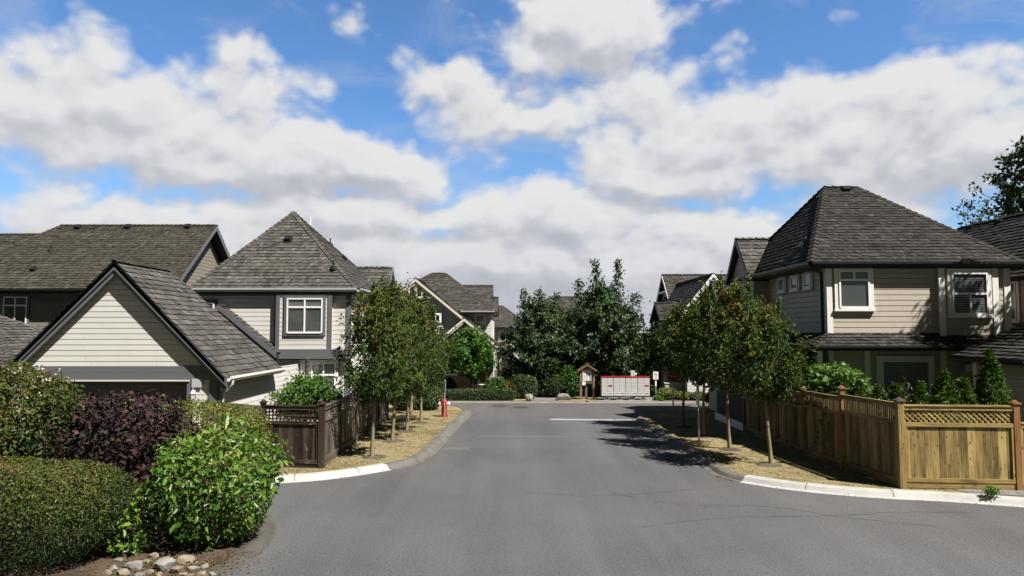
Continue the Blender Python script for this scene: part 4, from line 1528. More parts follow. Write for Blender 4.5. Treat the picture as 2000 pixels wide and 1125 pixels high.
caps(mb, (-22.0, 33.1, 8.62), (-14.42, 33.1, 8.62))
caps(mb, (-25.6, 29.0, 5.28), (-22.0, 33.1, 8.62))
shakes(mb, [(-36, 29.3, 5.20), (-23, 29.3, 5.20), (-23, 33.4, 8.22), (-36, 33.4, 8.22)], 0.19)
shakes(mb, [(-23, 37.0, 5.20), (-36, 37.0, 5.20), (-36, 33.4, 8.22), (-23, 33.4, 8.22)], 0.3, wmin=.3, wmax=.6)
caps(mb, (-36, 33.4, 8.22), (-22.0, 33.4, 8.22))
roofB = mb.build('roof', [M['shake_moss'], M['fascia']], HB)
mb = MB(33)
rake(mb, (-14.42, 28.98, 5.26), (-14.42, 33.1, 8.62), (0.05, 0, 0), 0.26)
rake(mb, (-14.42, 37.2, 5.26), (-14.42, 33.1, 8.62), (0.05, 0, 0), 0.26)
wb(mb, (0, 29.5, 0), (1, 0, 0), -33, -14.9, 4.75, 5.05, 0, 0.03)
mb.build('fascia', M['trim_dark'], HB)
gutter(HB, (-36, 29.0, 5.26), (-14.4, 29.0, 5.26), (0, -1, 0), M['black'], 0.12)
window(HB, (0, 29.5, 0), (1, 0, 0), -21.95, -20.92, 3.68, 4.95, 0.10, 'trim_dark', 'white', (('h', .70, 0, 1), ('v', .5, 0, 1)), None, False, 0.016, 'dark_backing')
nB = V3(0, -3.34, 4.1).normalized()
for (u, v) in ((153, 444.5), (250, 444), (367, 443.5)):
    vent_box(HB, roofB, roof_point(u, v, (-20, 29, 5.3), nB), nB, 0.17)
vent_box(HB, roofB, roof_point(66, 527, (-20, 29, 5.3), nB), nB, 0.14)
vent_box(HB, roofB, roof_point(80, 462, (-20, 29.3, 5.22), V3(0, -3.02, 4.1).normalized()), nB, 0.17)
vent_pipe(HB, roofB, roof_point(99, 490, (-20, 29, 5.3), nB), 0.26, 0.045)
hip_roof(HB, -25.5, -14.9, 20.8, 27.5, 2.25, (-22, 24.1, 4.15), (-18.6, 24.1, 4.15), M['shake_grey'], 0.2, 34, 'porch_roof')
mb = MB(35)
for (o_, u_, w_) in (((-25, 21.3, .1), (1, 0, 0), 9.6), ((-15.4, 21.3, .1), (0, 1, 0), 5.8), ((-15.4, 27.1, .1), (-1, 0, 0), 9.6)):
    siding(mb, o_, u_, [(0, 0), (w_, 0), (w_, 2.05), (0, 2.05)], 0.17)
mb.build('porch_wall', M['siding_olive'], HB)

# ---------------------------------------------------------------- centre house with timbered gables
HC = thing('house', 'grey house with white-edged timbered gables behind the round bright green tree', 'house', (-4, 43, 0.05))
mb = MB(41)
for (o_, u_, pts) in (
    ((-10.5, 43, 0), (1, 0, 0), [(0, 0), (9.2, 0), (9.2, 4.6), (0, 4.6)]),
    ((-1.3, 43, 0), (0, 1, 0), [(0, 0), (7, 0), (7, 4.6), (0, 4.6)]),
    ((-1.3, 50, 0), (-1, 0, 0), [(0, 0), (9.2, 0), (9.2, 4.6), (0, 4.6)]),
    ((-10.5, 50, 0), (0, -1, 0), [(0, 0), (7, 0), (7, 4.6), (0, 4.6)]),
):
    siding(mb, o_, u_, pts, 0.18)
siding(mb, (-8.9, 41.3, 0), (1, 0, 0), [(0, 0), (6.1, 0), (6.1, 3.9), (3.12, 6.3), (0, 3.9)], 0.18)
siding(mb, (-2.8, 41.3, 0), (0, 1, 0), [(0, 0), (1.7, 0), (1.7, 3.9), (0, 3.9)], 0.18)
mb.build('wall', M['siding_pale'], HC)
roofC = hip_roof(HC, -9.6, -1.05, 42.4, 50.4, 4.70, (-5.4, 46, 7.35), (-4.5, 46, 7.35), M['shake_far'], 0.21, 42, wmin=.12, wmax=.3)
gutter(HC, (-3.2, 42.4, 4.70), (-1.05, 42.4, 4.70), (0, -1, 0), M['gutter_grey'])
gable_roof(HC, (-4.5, 49, 6.72), (-1.35, 49, 6.72), (0, -1.7, -1.6), (0, 1.7, -1.6), M['shake_far'], 0.21, 43, 'rear_roof', wmin=.12, wmax=.3)
gable_roof(HC, (-2.0, 50.5, 5.95), (-1.0, 50.5, 5.95), (0, -1.6, -1.3), (0, 1.6, -1.3), M['shake_far'], 0.21, 44, 'rear_roof', wmin=.12, wmax=.3)
gable_roof(HC, (-5.78, 40.8, 6.60), (-5.78, 45.2, 6.60), (-3.35, 0, -2.72), (3.35, 0, -2.72), M['shake_far'], 0.21, 45, 'gable_roof', wmin=.12, wmax=.3)
gable_roof(HC, (-2.70, 38.5, 4.18), (-2.70, 42.9, 4.18), (-2.25, 0, -1.82), (2.25, 0, -1.82), M['shake_far'], 0.21, 46, 'porch_roof', wmin=.12, wmax=.3)
for (cx_, yy, hw_, ze_, zr_, h1, h2) in ((-5.78, 40.76, 3.4, 3.84, 6.62, .17, .15), (-2.70, 38.46, 2.3, 2.32, 4.20, .15, .12)):
    mb = MB(47)
    for sg in (-1, 1):
        rake(mb, (cx_ + sg * hw_, yy, ze_), (cx_, yy, zr_), (0, 0.05, 0), h1, 1, 0, 0.03)
        rake(mb, (cx_ + sg * hw_, yy + .06, ze_ - .02), (cx_, yy + .06, zr_ - .02), (0, 0.05, 0), h2, 1, 0, h1 + .01)
    mb.build('bargeboard', M['trim_cream'], HC)
mb = MB(47)
mb.box(-6.75, -4.8, 40.85, 40.97, 5.40, 5.52)
mb.box(-5.86, -5.70, 40.84, 40.96, 5.2, 6.3)
for sg in (-1, 1):
    mb.obox((-5.78 + sg * 0.40 - 0.05, 40.86, 5.53), (0.10, 0, 0), (0, 0.08, 0), (0, 0, 0.5))
mb.build('gable_bracket', M['trim_cream'], HC)
mb = MB(48)
siding(mb, (-4.6, 39.2, 2.4), (1, 0, 0), [(0, 0), (3.8, 0), (1.9, 1.55)], 0.18)
siding(mb, (-4.5, 40.6, 0), (1, 0, 0), [(0, 0), (3.4, 0), (3.4, 2.4), (0, 2.4)], 0.18, m=0)
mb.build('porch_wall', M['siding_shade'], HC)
for px in (-0.72, -4.62):
    mb = MB(49)
    mb.box(px - 0.11, px + 0.11, 38.8, 39.02, 0.05, 2.25)
    mb.box(px - 0.17, px + 0.17, 38.74, 39.08, 0.05, 0.62)
    mb.box(px - 0.15, px + 0.15, 38.76, 39.06, 2.12, 2.27)
    mb.build('porch_post', M['trim_cream'], HC)
mb = MB(50)
siding(mb, (-7.4, 40.95, 3.6), (1, 0, 0), [(0, 0), (3.4, 0), (1.7, 1.5)], 0.18)
mb.build('lit_gable_patch', M['siding_pale'], HC)  # panel shaped to stand in for the sunlit triangle on the gable
window(HC, (0, 43, 0), (1, 0, 0), -2.30, -1.72, 4.0, 4.5, 0.08, 'trim_white', 'white', (), 'plain', False, 0.016)
window(HC, (0, 40.95, 0), (1, 0, 0), -4.85, -4.30, 4.0, 4.45, 0.07, 'white', 'white', (('v', .5, 0, 1),), None, False, 0.02, 'dark_backing')
window(HC, (0, 40.6, 0), (1, 0, 0), -4.1, -2.7, 0.9, 1.9, 0.08, 'trim_white', 'white', (('v', .5, 0, 1),), None, True, 0.016, 'dark_backing')
window(HC, (0, 40.6, 0), (1, 0, 0), -2.2, -1.5, 0.4, 2.0, 0.08, 'trim_white', 'white', (), 'shade', True, 0.016)

# ---------------------------------------------------------------- glimpsed far houses
HD = thing('house', 'distant house with a white double window seen beside the left dusky maple', 'house', (0.6, 60, 0.05))
mb = MB(51)
siding(mb, (-3.0, 60, 0), (1, 0, 0), [(0, 0), (4.4, 0), (4.4, 3.6), (0, 3.6)], 0.2)
siding(mb, (1.4, 60, 0), (0, 1, 0), [(0, 0), (6, 0), (6, 3.6), (0, 3.6)], 0.2)
siding(mb, (1.4, 66, 0), (-1, 0, 0), [(0, 0), (4.4, 0), (4.4, 3.6), (0, 3.6)], 0.2)
mb.build('wall', M['siding_pale'], HD)
hip_roof(HD, -3.4, 1.8, 59.5, 66.5, 3.75, (-1.2, 63, 5.75), (-0.9, 63, 5.75), M['shake_far'], 0.24, 52, wmin=.15, wmax=.35)
window(HD, (0, 60, 0), (1, 0, 0), -1.15, 0.05, 2.55, 3.35, 0.1, 'white', 'white', (('v', .5, 0, 1),), None, False, 0.02, 'dark_backing')
HE = thing('house', 'distant house of which only a shake roof shows between the two dusky maples', 'house', (5, 64, 0.05))
mb = MB(53)
for (o_, u_, w_) in (((1.9, 60.5, 0), (1, 0, 0), 9), ((10.9, 60.5, 0), (0, 1, 0), 7), ((10.9, 67.5, 0), (-1, 0, 0), 9), ((1.9, 67.5, 0), (0, -1, 0), 7)):
    siding(mb, o_, u_, [(0, 0), (w_, 0), (w_, 4.4), (0, 4.4)], 0.2)
mb.build('wall', M['siding_pale'], HE)
hip_roof(HE, 1.5, 11.3, 60, 68, 4.45, (3.6, 64, 6.65), (9, 64, 6.65), M['shake_far'], 0.24, 54, wmin=.15, wmax=.35)
window(HE, (0, 60.5, 0), (1, 0, 0), 7.4, 9.6, 2.3, 3.6, 0.1, 'white', 'white', (('v', .5, 0, 1),), None, False, 0.02, 'dark_backing')

# ---------------------------------------------------------------- far right house with white gable
HF = thing('house', 'beige house with steep white-edged gable behind the right-hand street trees', 'house', (12, 38, 0.05))
mb = MB(61)
siding(mb, (8.75, 34.3, 0), (1, 0, 0), [(0, 0), (2.5, 0), (2.5, 4.65), (1.25, 6.05), (0, 4.65)], 0.18)
siding(mb, (8.75, 40, 0), (0, -1, 0), [(0, 0), (5.7, 0), (5.7, 4.6), (0, 4.6)], 0.18)
siding(mb, (9.5, 44, 0), (0, -1, 0), [(0, 0), (4.2, 0), (4.2, 4.7), (2.1, 6.6), (0, 4.7)], 0.18)
siding(mb, (9.5, 39.8, 0), (1, 0, 0), [(0, 0), (8, 0), (8, 4.7), (0, 4.7)], 0.18)
mb.build('wall', M['siding_pale'], HF)
gable_roof(HF, (10.0, 33.8, 6.30), (10.0, 41.7, 6.30), (-1.45, 0, -1.72), (1.45, 0, -1.72), M['shake_far'], 0.2, 62, 'gable_roof', wmin=.12, wmax=.3)
gable_roof(HF, (9.2, 41.7, 6.90), (19, 41.7, 6.90), (0, -2.3, -2.1), (0, 2.3, -2.1), M['shake_far'], 0.2, 63, 'roof', wmin=.12, wmax=.3)
mb = MB(64)
for sg in (-1, 1):
    rake(mb, (10 + sg * 1.5, 33.76, 4.54), (10, 33.76, 6.34), (0, 0.05, 0), 0.17, 1, 0, 0.02)
    rake(mb, (10 + sg * 1.5, 33.82, 4.52), (10, 33.82, 6.32), (0, 0.05, 0), 0.14, 1, 0, 0.17)
mb.obox((8.95, 33.86, 4.55), (0.1, 0, 0), (0, 0.1, 0), (0.45, 0, 0.62))
mb.build('bargeboard', M['white'], HF)
mb = MB(65)
rake(mb, (9.16, 39.4, 4.8), (9.16, 41.7, 6.92), (0.05, 0, 0), 0.2, 1, 0, 0.02)
rake(mb, (9.16, 44.0, 4.8), (9.16, 41.7, 6.92), (0.05, 0, 0), 0.2, 1, 0, 0.02)
mb.box(9.17, 9.30, 40.6, 42.8, 5.75, 5.87)
mb.build('bargeboard', M['trim_white'], HF)
window(HF, (0, 34.3, 0), (1, 0, 0), 9.5, 10.5, 3.0, 4.2, 0.1, 'white', 'white', (('v', .5, 0, 1),), 'plain', False, 0.02)
gable_roof(HF, (7.55, 36.2, 4.95), (8.75, 36.2, 4.95), (0, -1.3, -0.95), (0, 1.3, -0.95), M['shake_dark'], 0.2, 65, 'porch_roof', wmin=.12, wmax=.3)
mb = MB(66)
mb.box(7.75, 8.74, 35.1, 37.3, 0.05, 4.0)
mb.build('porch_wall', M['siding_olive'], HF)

# ---------------------------------------------------------------- right hip-roofed house
HG = thing('house', 'taupe two-storey house with white trim and dark hip roof above the golden fence', 'house', (12, 21, 0.08))
X0, X1, YF, YB = 9.15, 14.45, 19.80, 27.0
mb = MB(71)
siding(mb, (X0, YF, 0.1), (1, 0, 0), [(0, 0), (X1 - X0, 0), (X1 - X0, 5.3), (0, 5.3)], 0.158, 0.009)
siding(mb, (X0, YB, 0.1), (0, -1, 0), [(0, 0), (YB - YF, 0), (YB - YF, 5.3), (0, 5.3)], 0.158, 0.009)
siding(mb, (X1, YF, 0.1), (0, 1, 0), [(0, 0), (YB - YF, 0), (YB - YF, 5.3), (0, 5.3)], 0.158, 0.009)
siding(mb, (X1, YB, 0.1), (-1, 0, 0), [(0, 0), (X1 - X0, 0), (X1 - X0, 5.3), (0, 5.3)], 0.158, 0.009)
# wing under the side dormer
siding(mb, (8.62, 24.3, 0.1), (1, 0, 0), [(0, 0), (0.53, 0), (0.53, 5.2), (0, 5.2)], 0.158, 0.009)
siding(mb, (8.62, 26.7, 0.1), (0, -1, 0), [(0, 0), (2.4, 0), (2.4, 5.3), (1.2, 6.55), (0, 5.3)], 0.158, 0.009)
mb.build('wall', M['siding_taupe'], HG)
roofG = hip_roof(HG, 8.62, 14.78, 19.6, 27.5, 5.46, (10.88, 23.5, 8.47), (11.98, 23.5, 8.47), M['shake_dark'], 0.175, 72, wmin=0.08, wmax=0.2, th=0.026)
gutter(HG, (8.62, 19.6, 5.47), (14.78, 19.6, 5.47), (0, -1, 0), M['black'], 0.12)
gutter(HG, (8.62, 27.5, 5.47), (8.62, 19.6, 5.47), (-1, 0, 0), M['black'], 0.12)
gable_roof(HG, (8.42, 25.5, 6.93), (10.4, 25.5, 6.93), (0, -1.3, -1.55), (0, 1.3, -1.55), M['shake_grey'], 0.19, 73, 'dormer_roof')
mb = MB(74)
rake(mb, (8.38, 24.2, 5.36), (8.38, 25.5, 6.95), (0.05, 0, 0), 0.2)
rake(mb, (8.38, 26.8, 5.36), (8.38, 25.5, 6.95), (0.05, 0, 0), 0.2)
mb.build('dormer_rake', M['trim_dark'], HG)
gable_roof(HG, (8.32, 28.6, 5.56), (10.8, 28.6, 5.56), (0, -1.4, -1.35), (0, 1.4, -1.35), M['shake_grey'], 0.2, 75, 'entry_roof')
mb = MB(76)
siding(mb, (8.55, 29.8, 0.1), (0, -1, 0), [(0, 0), (2.4, 0), (2.4, 4.0), (1.2, 5.15), (0, 4.0)], 0.16)
siding(mb, (8.55, 27.4, 0.1), (1, 0, 0), [(0, 0), (2, 0), (2, 4.0), (0, 4.0)], 0.16)
siding(mb, (10.55, 29.8, 0.1), (-1, 0, 0), [(0, 0), (2, 0), (2, 4.0), (0, 4.0)], 0.16)
mb.build('entry_wall', M['siding_taupe'], HG)
# skirt (pent) roof between the floors, wrapping the corner
mb = MB(77)
shakes(mb, [(8.42, 19.25, 3.06), (14.6, 19.25, 3.06), (14.45, 19.79, 3.40), (9.15, 19.79, 3.40)], 0.15, wmin=.08, wmax=.2, slab=0.12)
shakes(mb, [(8.42, 24.3, 3.06), (8.42, 19.25, 3.06), (9.13, 19.79, 3.40), (9.13, 24.3, 3.40)], 0.15, wmin=.08, wmax=.2, slab=0.12)
caps(mb, (8.42, 19.25, 3.06), (9.14, 19.79, 3.40), 0.1, 0.03, 0.17)
mb.box(8.46, 14.5, 19.3, 19.79, 2.92, 2.935, 0.5, 1)
mb.box(8.46, 9.13, 20.0, 24.3, 2.92, 2.935, 0.5, 1)
mb.build('skirt_roof', [M['shake_dark'], M['fascia']], HG)
gutter(HG, (8.42, 19.25, 3.07), (14.6, 19.25, 3.07), (0, -1, 0), M['black'], 0.10)
mb = MB(78)   # white corner boards and posts
for (a, b, z0, z1, nn) in ((X0 - 0.02, X0 + 0.14, 3.40, 5.3, .03), (X1 - 0.16, X1 + 0.02, 3.40, 5.3, .03), (X0 - 0.02, X0 + 0.13, 0.1, 2.92, .03), (10.17, 10.33, 0.1, 2.92, .035), (12.36, 12.52, 0.1, 2.92, .035)):
    mb = MB(78)
    wb(mb, (0, YF, 0), (1, 0, 0), a, b, z0, z1, 0.0, nn)
    if z0 > 1 and a < 10:
        wb(mb, (X0, 0, 0), (0, -1, 0), -YF - 0.12, -YF, 3.40, 5.3, 0.0, 0.028)
    mb.build('corner_board', M['trim_white'], HG)
mb = MB(78)
mb.box(8.66, 8.80, 19.42, 19.56, 0.1, 2.92)
mb.build('porch_post', M['trim_white'], HG)
# bay at right
yb_ = YF - 0.12
mb = MB(79)
bx0, bx1 = 12.34, 14.02
siding(mb, (bx0, yb_, 3.2), (1, 0, 0), [(0, 0), (bx1 - bx0, 0), (bx1 - bx0, 2.12), (0, 2.12)], 0.158, 0.009)
siding(mb, (bx0, YF, 3.2), (0, -1, 0), [(0, 0), (.12, 0), (.12, 2.12), (0, 2.12)], 0.158, 0.009)
siding(mb, (bx1, yb_, 3.2), (0, 1, 0), [(0, 0), (.12, 0), (.12, 2.12), (0, 2.12)], 0.158, 0.009)
wb(mb, (0, yb_, 0), (1, 0, 0), bx0 - 0.02, bx0 + 0.15, 3.25, 5.31, 0.0, 0.03, m=1)
wb(mb, (0, yb_, 0), (1, 0, 0), bx1 - 0.15, bx1 + 0.02, 3.25, 5.31, 0.0, 0.03, m=1)
mb.build('bay', [M['siding_taupe'], M['trim_white']], HG)
window(HG, (0, yb_, 0), (1, 0, 0), 12.66, 13.70, 3.94, 5.16, 0.11, 'trim_white', 'white', (('h', .50, 0, 1), ('v', .5, 0, .5)), 'slat', True, 0.018)
window(HG, (0, YF, 0), (1, 0, 0), 9.47, 10.36, 4.14, 5.24, 0.12, 'trim_white', 'white', (('h', .74, 0, 1), ('v', .5, .74, 1)), 'shade', True, 0.018)
window(HG, (0, YF, 0), (1, 0, 0), 10.62, 12.02, 1.15, 2.64, 0.12, 'trim_white', 'white', (), 'slat', True, 0.018)
for (ya, yb2, z0) in ((20.72, 21.18, 4.80), (21.66, 22.18, 4.80), (22.72, 23.22, 4.80)):
    window(HG, (X0, 0, 0), (0, -1, 0), -yb2, -ya, z0, 5.24, 0.09, 'trim_cream', 'white', (), 'shade', True, 0.018)
mb = MB(80)
p0 = V3(8.70, 19.62, 5.36)
mb.tube([p0, p0 + V3(0.05, 0.05, -0.10), p0 + V3(0.36, 0.34, -0.18), p0 + V3(0.38, 0.36, -0.30), p0 + V3(0.38, 0.36, -1.98)], 0.045, 8)
mb.build('downspout', M['black'], HG, smooth=True)
mb = MB(81)
p0 = V3(8.55, 19.35, 2.95)
mb.tube([p0, p0 + V3(0.02, 0.05, -0.10), p0 + V3(0.42, 0.5, -0.26), p0 + V3(0.46, 0.56, -0.40), p0 + V3(0.46, 0.56, -2.8)], 0.045, 8)
mb.build('downspout', M['black'], HG, smooth=True)
nG = V3(0, -3.01, 4.0).normalized()
nGl = V3(-3.01, 0, 2.26).normalized()
vent_box(HG, roofG, roof_point(1651, 371.5, (12, 19.5, 5.46), nG), nG, 0.15)
vent_box(HG, roofG, roof_point(1568, 482, (8.62, 23, 5.46), nGl), nGl, 0.12)
vent_pipe(HG, roofG, roof_point(1573, 470, (8.62, 23, 5.46), nGl), 0.34, 0.04)
vent_box(HG, roofG, roof_point(1604, 386, (8.62, 23, 5.46), nGl), nGl, 0.12)
# low attached garage in front on the right, its long slope facing the street
mb = MB(82)
shakes(mb, [(11.8, 18.3, 2.82), (11.8, 15.7, 2.82), (14.0, 15.7, 3.80), (14.0, 18.3, 3.80)], 0.19, th=0.034, wmin=.1, wmax=.26)
shakes(mb, [(15.9, 15.7, 2.96), (15.9, 18.3, 2.96), (14.0, 18.3, 3.80), (14.0, 15.7, 3.80)], 0.19, th=0.034, wmin=.1, wmax=.26)
caps(mb, (14.0, 15.7, 3.80), (14.0, 18.3, 3.80))
mb.build('garage_roof', [M['shake_dark'], M['fascia']], HG)
gutter(HG, (11.8, 18.3, 2.83), (11.8, 15.7, 2.83), (-1, 0, 0), M['black'], 0.11)
mb = MB(83)
siding(mb, (12.2, 18.1, 0.1), (0, -1, 0), [(0, 0), (2.2, 0), (2.2, 2.75), (0, 2.75)], 0.158, 0.009)
siding(mb, (12.2, 15.9, 0.1), (1, 0, 0), [(0, 0), (3.4, 0), (3.4, 2.75), (1.75, 3.5), (0, 2.75)], 0.158, 0.009)
siding(mb, (15.6, 18.1, 0.1), (-1, 0, 0), [(0, 0), (3.4, 0), (3.4, 2.75), (1.7, 3.5), (0, 2.75)], 0.158, 0.009)
wb(mb, (12.2, 0, 0), (0, -1, 0), -18.12, -17.98, 0.1, 2.75, 0.0, 0.03, m=1)
mb.build('garage_wall', [M['siding_taupe'], M['trim_white']], HG)
mb = MB(84)
wb(mb, (0, YF, 0), (1, 0, 0), 13.05, 13.3, 2.3, 2.52, 0.019, 0.09)
mb.build('dryer_vent', M['trim_white'], HG)
# dark slatted porch skirt with white base board at the far side
mb = MB(85)
for k in range(22):
    mb.box(7.86, 7.89, 23.3 + k * 0.145, 23.3 + k * 0.145 + 0.10, 0.35, 1.75)
mb.box(7.90, 7.93, 23.3, 26.5, 0.35, 1.75)
mb.box(7.84, 8.6, 23.26, 23.30, 0.35, 1.75)
mb.box(7.84, 7.94, 23.3, 26.5, 1.75, 1.82)
pk = mb.build('porch_rail', M['fascia'], HG)
mb = MB(86)
mb.box(7.80, 8.6, 23.24, 26.5, 0.05, 0.35)
mb.build('porch_base', M['trim_white'], HG)

# ---------------------------------------------------------------- neighbour at the far right
HH = thing('house', 'dark-roofed neighbour house only partly in view at the far right edge', 'house', (19, 24, 0.08))
gable_roof(HH, (18.0, 18.5, 7.6), (18.0, 27.3, 7.6), (-2.95, 0, -2.5), (2.95, 0, -2.5), M['shake_dark'], 0.2, 91, th=0.032, wmin=.1, wmax=.26)
mb = MB(92)
siding(mb, (15.6, 27, 0.1), (0, -1, 0), [(0, 0), (8, 0), (8, 5.1), (0, 5.1)], 0.16)
siding(mb, (15.6, 19, 0.1), (1, 0, 0), [(0, 0), (4.8, 0), (4.8, 5.1), (2.4, 7.2), (0, 5.1)], 0.16)
siding(mb, (20.4, 27, 0.1), (-1, 0, 0), [(0, 0), (4.8, 0), (4.8, 5.1), (2.4, 7.2), (0, 5.1)], 0.16)
siding(mb, (20.4, 19, 0.1), (0, 1, 0), [(0, 0), (8, 0), (8, 5.1), (0, 5.1)], 0.16)
mb.build('wall', M['siding_taupe'], HH)
roofH = [c for c in HH.children if c.name.startswith('roof')][0]
nH = V3(-2.5, 0, 2.95).normalized()
vent_box(HH, roofH, roof_point(1901, 442, (18, 20, 7.6), nH), nH, 0.14)
vent_box(HH, roofH, roof_point(1956, 432, (18, 20, 7.6), nH), nH, 0.12)
vent_pipe(HH, roofH, roof_point(1957, 428, (18, 20, 7.6), nH), 0.25, 0.04)
window(HH, (15.6, 0, 0), (0, -1, 0), -22.5, -21.0, 3.8, 5.0, 0.1, 'trim_white', 'white', (), 'shade', True, 0.018)

# ================================================================== FENCES
def post(root, x, y, h, w, mat, cap_m, z0=0.08, cap=0.05):
    mb = MB(int(x * 100) % 97)
    mb.box(x - w / 2, x + w / 2, y - w / 2, y + w / 2, z0 - 0.1, h, mb.r.uniform(0.3, 0.7))
    p = mb.build('post', mat, root)
    mb = MB(3)
    c = w / 2 + cap * 0.55
    mb.box(x - c, x + c, y - c, y + c, h, h + 0.03, 0.5)
    mb.lathe([(w * 0.62, h + 0.03), (w * 0.5, h + 0.055), (0.01, h + 0.085)], (x, y, 0), 4)
    mb.build('cap', cap_m, p)
    return p


def panel(root, A, B, zb, zt, zl, mat, rail_m, seed, bw=0.14, lattice='diag', N=None, lat_m=None, kick=True, zoff=0.0):
    """board panel from A to B: boards zb..zl, lattice zl..zt between rails; N is the front side"""
    A, B = Vector(A), Vector(B)
    d = (B - A)
    L = d.length
    d.normalize()
    N = Vector(N) if N else V3(d.y, -d.x, 0)
    Z = V3(0, 0, 1)
    mb = MB(seed)
    r = mb.r
    s = 0.0
    while s < L - 0.01:
        w = min(bw * r.uniform(0.85, 1.15), L - s)
        mb.obox(A + d * s + Z * zb + N * r.uniform(-0.002, 0.002), d * (w - 0.004), N * 0.018, Z * (zl - zb), min(1, max(0, r.gauss(0.5, 0.34))))
        s += w
    pn = mb.build('board_panel', mat, root)
    mb = MB(seed + 1)
    mb.obox(A + Z * (zb + 0.0) + N * 0.018, d * L, N * 0.035, Z * 0.085, 0.6)
    if kick:
        mb.obox(A + Z * (zb - 0.13) - N * 0.01, d * L, N * 0.05, Z * 0.128, 0.4)
    mb.obox(A + Z * (zl - 0.045) + N * 0.019, d * L, N * 0.035, Z * 0.085, 0.6)
    mb.obox(A + Z * (zt - 0.085) + N * 0.017, d * L, N * 0.03, Z * 0.083, 0.6)
    mb.obox(A + Z * zt - N * 0.03, d * L, N * 0.10, Z * 0.03, 0.55)
    for a in (0, L - 0.05):
        mb.obox(A + d * a + Z * (zb + 0.086) + N * 0.0185, d * 0.05, N * 0.03, Z * (zl - zb - 0.14), 0.5)
    mb.build('rail', rail_m, root)
    if lattice:
        mb = MB(seed + 2)
        z0, z1 = zl + 0.04, zt - 0.085
        h = z1 - z0
        if lattice == 'diag':
            stp = 0.115
            k = -int(h / stp) - 1
            while k * stp < L:
                for sg, nn in ((1, 0.004), (-1, 0.013)):
                    s0 = k * stp if sg > 0 else k * stp + h
                    p, q = (s0, z0), (s0 + sg * h, z1)
                    lo, hi = 0.0, 1.0
                    if sg > 0:
                        lo = max(lo, -s0 / h)
                        hi = min(hi, (L - s0) / h)
                    else:
                        hi = min(hi, s0 / h)
                        lo = max(lo, (s0 - L) / h)
                    if hi - lo > 0.05:
                        a = A + d * (p[0] + sg * h * lo) + Z * (z0 + h * lo) + N * nn
                        b = A + d * (p[0] + sg * h * hi) + Z * (z0 + h * hi) + N * nn
                        dd = (b - a)
                        sd_ = dd.normalized().cross(N).normalized() * 0.033
                        mb.obox(a - sd_ / 2, dd, sd_, N * 0.008, min(1, max(0, r.gauss(0.62, 0.2))))
                k += 1
        elif lattice == 'slat':
            ns = int(L / 0.062)
            for k in range(ns):
                mb.obox(A + d * (0.02 + k * (L - 0.04) / ns) + Z * z0 + N * 0.004, d * 0.040, N * 0.008, Z * h, r.uniform(0.2, 0.8))
        else:
            ns = int(L / 0.105)
            for k in range(ns):
                mb.obox(A + d * (0.04 + k * (L - 0.08) / ns) + Z * z0 + N * 0.004, d * 0.042, N * 0.008, Z * h, r.uniform(0.3, 0.7))
            for k in range(3):
                mb.obox(A + Z * (z0 + 0.03 + k * (h - 0.03) / 3) + N * 0.013, d * L, N * 0.008, Z * 0.038, r.uniform(0.3, 0.7))
        mb.build('lattice', lat_m or rail_m, root)
    return pn


# right: golden cedar fence
FR = thing('fence', 'golden cedar board fence with lattice top turning the right corner', 'fence', (8.6, 15.05, 0.08))
c0 = G(1762, 955, 0.08)
c1 = G(1989, 959, 0.08)
panel(FR, (c0.x + 0.07, c0.y, 0), (c1.x - 0.07, c1.y, 0), 0.24, 1.86, 1.47, M['wood_gold'], M['wood_gold'], 201, 0.148, 'diag', (0, -1, 0))
post(FR, c0.x, c0.y, 1.96, 0.135, M['wood_gold'], M['wood_grey'])
post(FR, c1.x, c1.y, 1.92, 0.13, M['wood_red'], M['wood_red'])
panel(FR, (c1.x + 0.07, c1.y, 0), (c1.x + 2.6, c1.y, 0), 0.20, 1.50, 1.46, M['wood_gold'], M['wood_gold'], 205, 0.148, None, (0, -1, 0))
post(FR, c1.x + 2.67, c1.y, 1.92, 0.13, M['wood_red'], M['wood_red'])
fpts = [V3(c0.x, c0.y, 0), V3(8.12, 16.95, 0), V3(7.95, 18.75, 0), V3(7.86, 20.4, 0), V3(7.84, 21.9, 0), V3(7.84, 23.2, 0)]
tops = [1.90, 1.84, 1.78, 1.72, 1.68]
for i in range(5):
    A, B = fpts[i], fpts[i + 1]
    d = (B - A).normalized()
    panel(FR, A + d * 0.07, B - d * 0.06, 0.24, tops[i], tops[i] - 0.38, M['wood_mid'], M['wood_mid'], 210 + i * 4, 0.14, 'slat', (-d.y, d.x, 0))
    post(FR, B.x, B.y, tops[i] + (0.16 if i == 0 else 0.06), 0.12, M['wood_red' if i == 0 else 'wood_mid'], M['wood_red' if i == 0 else 'wood_mid'])

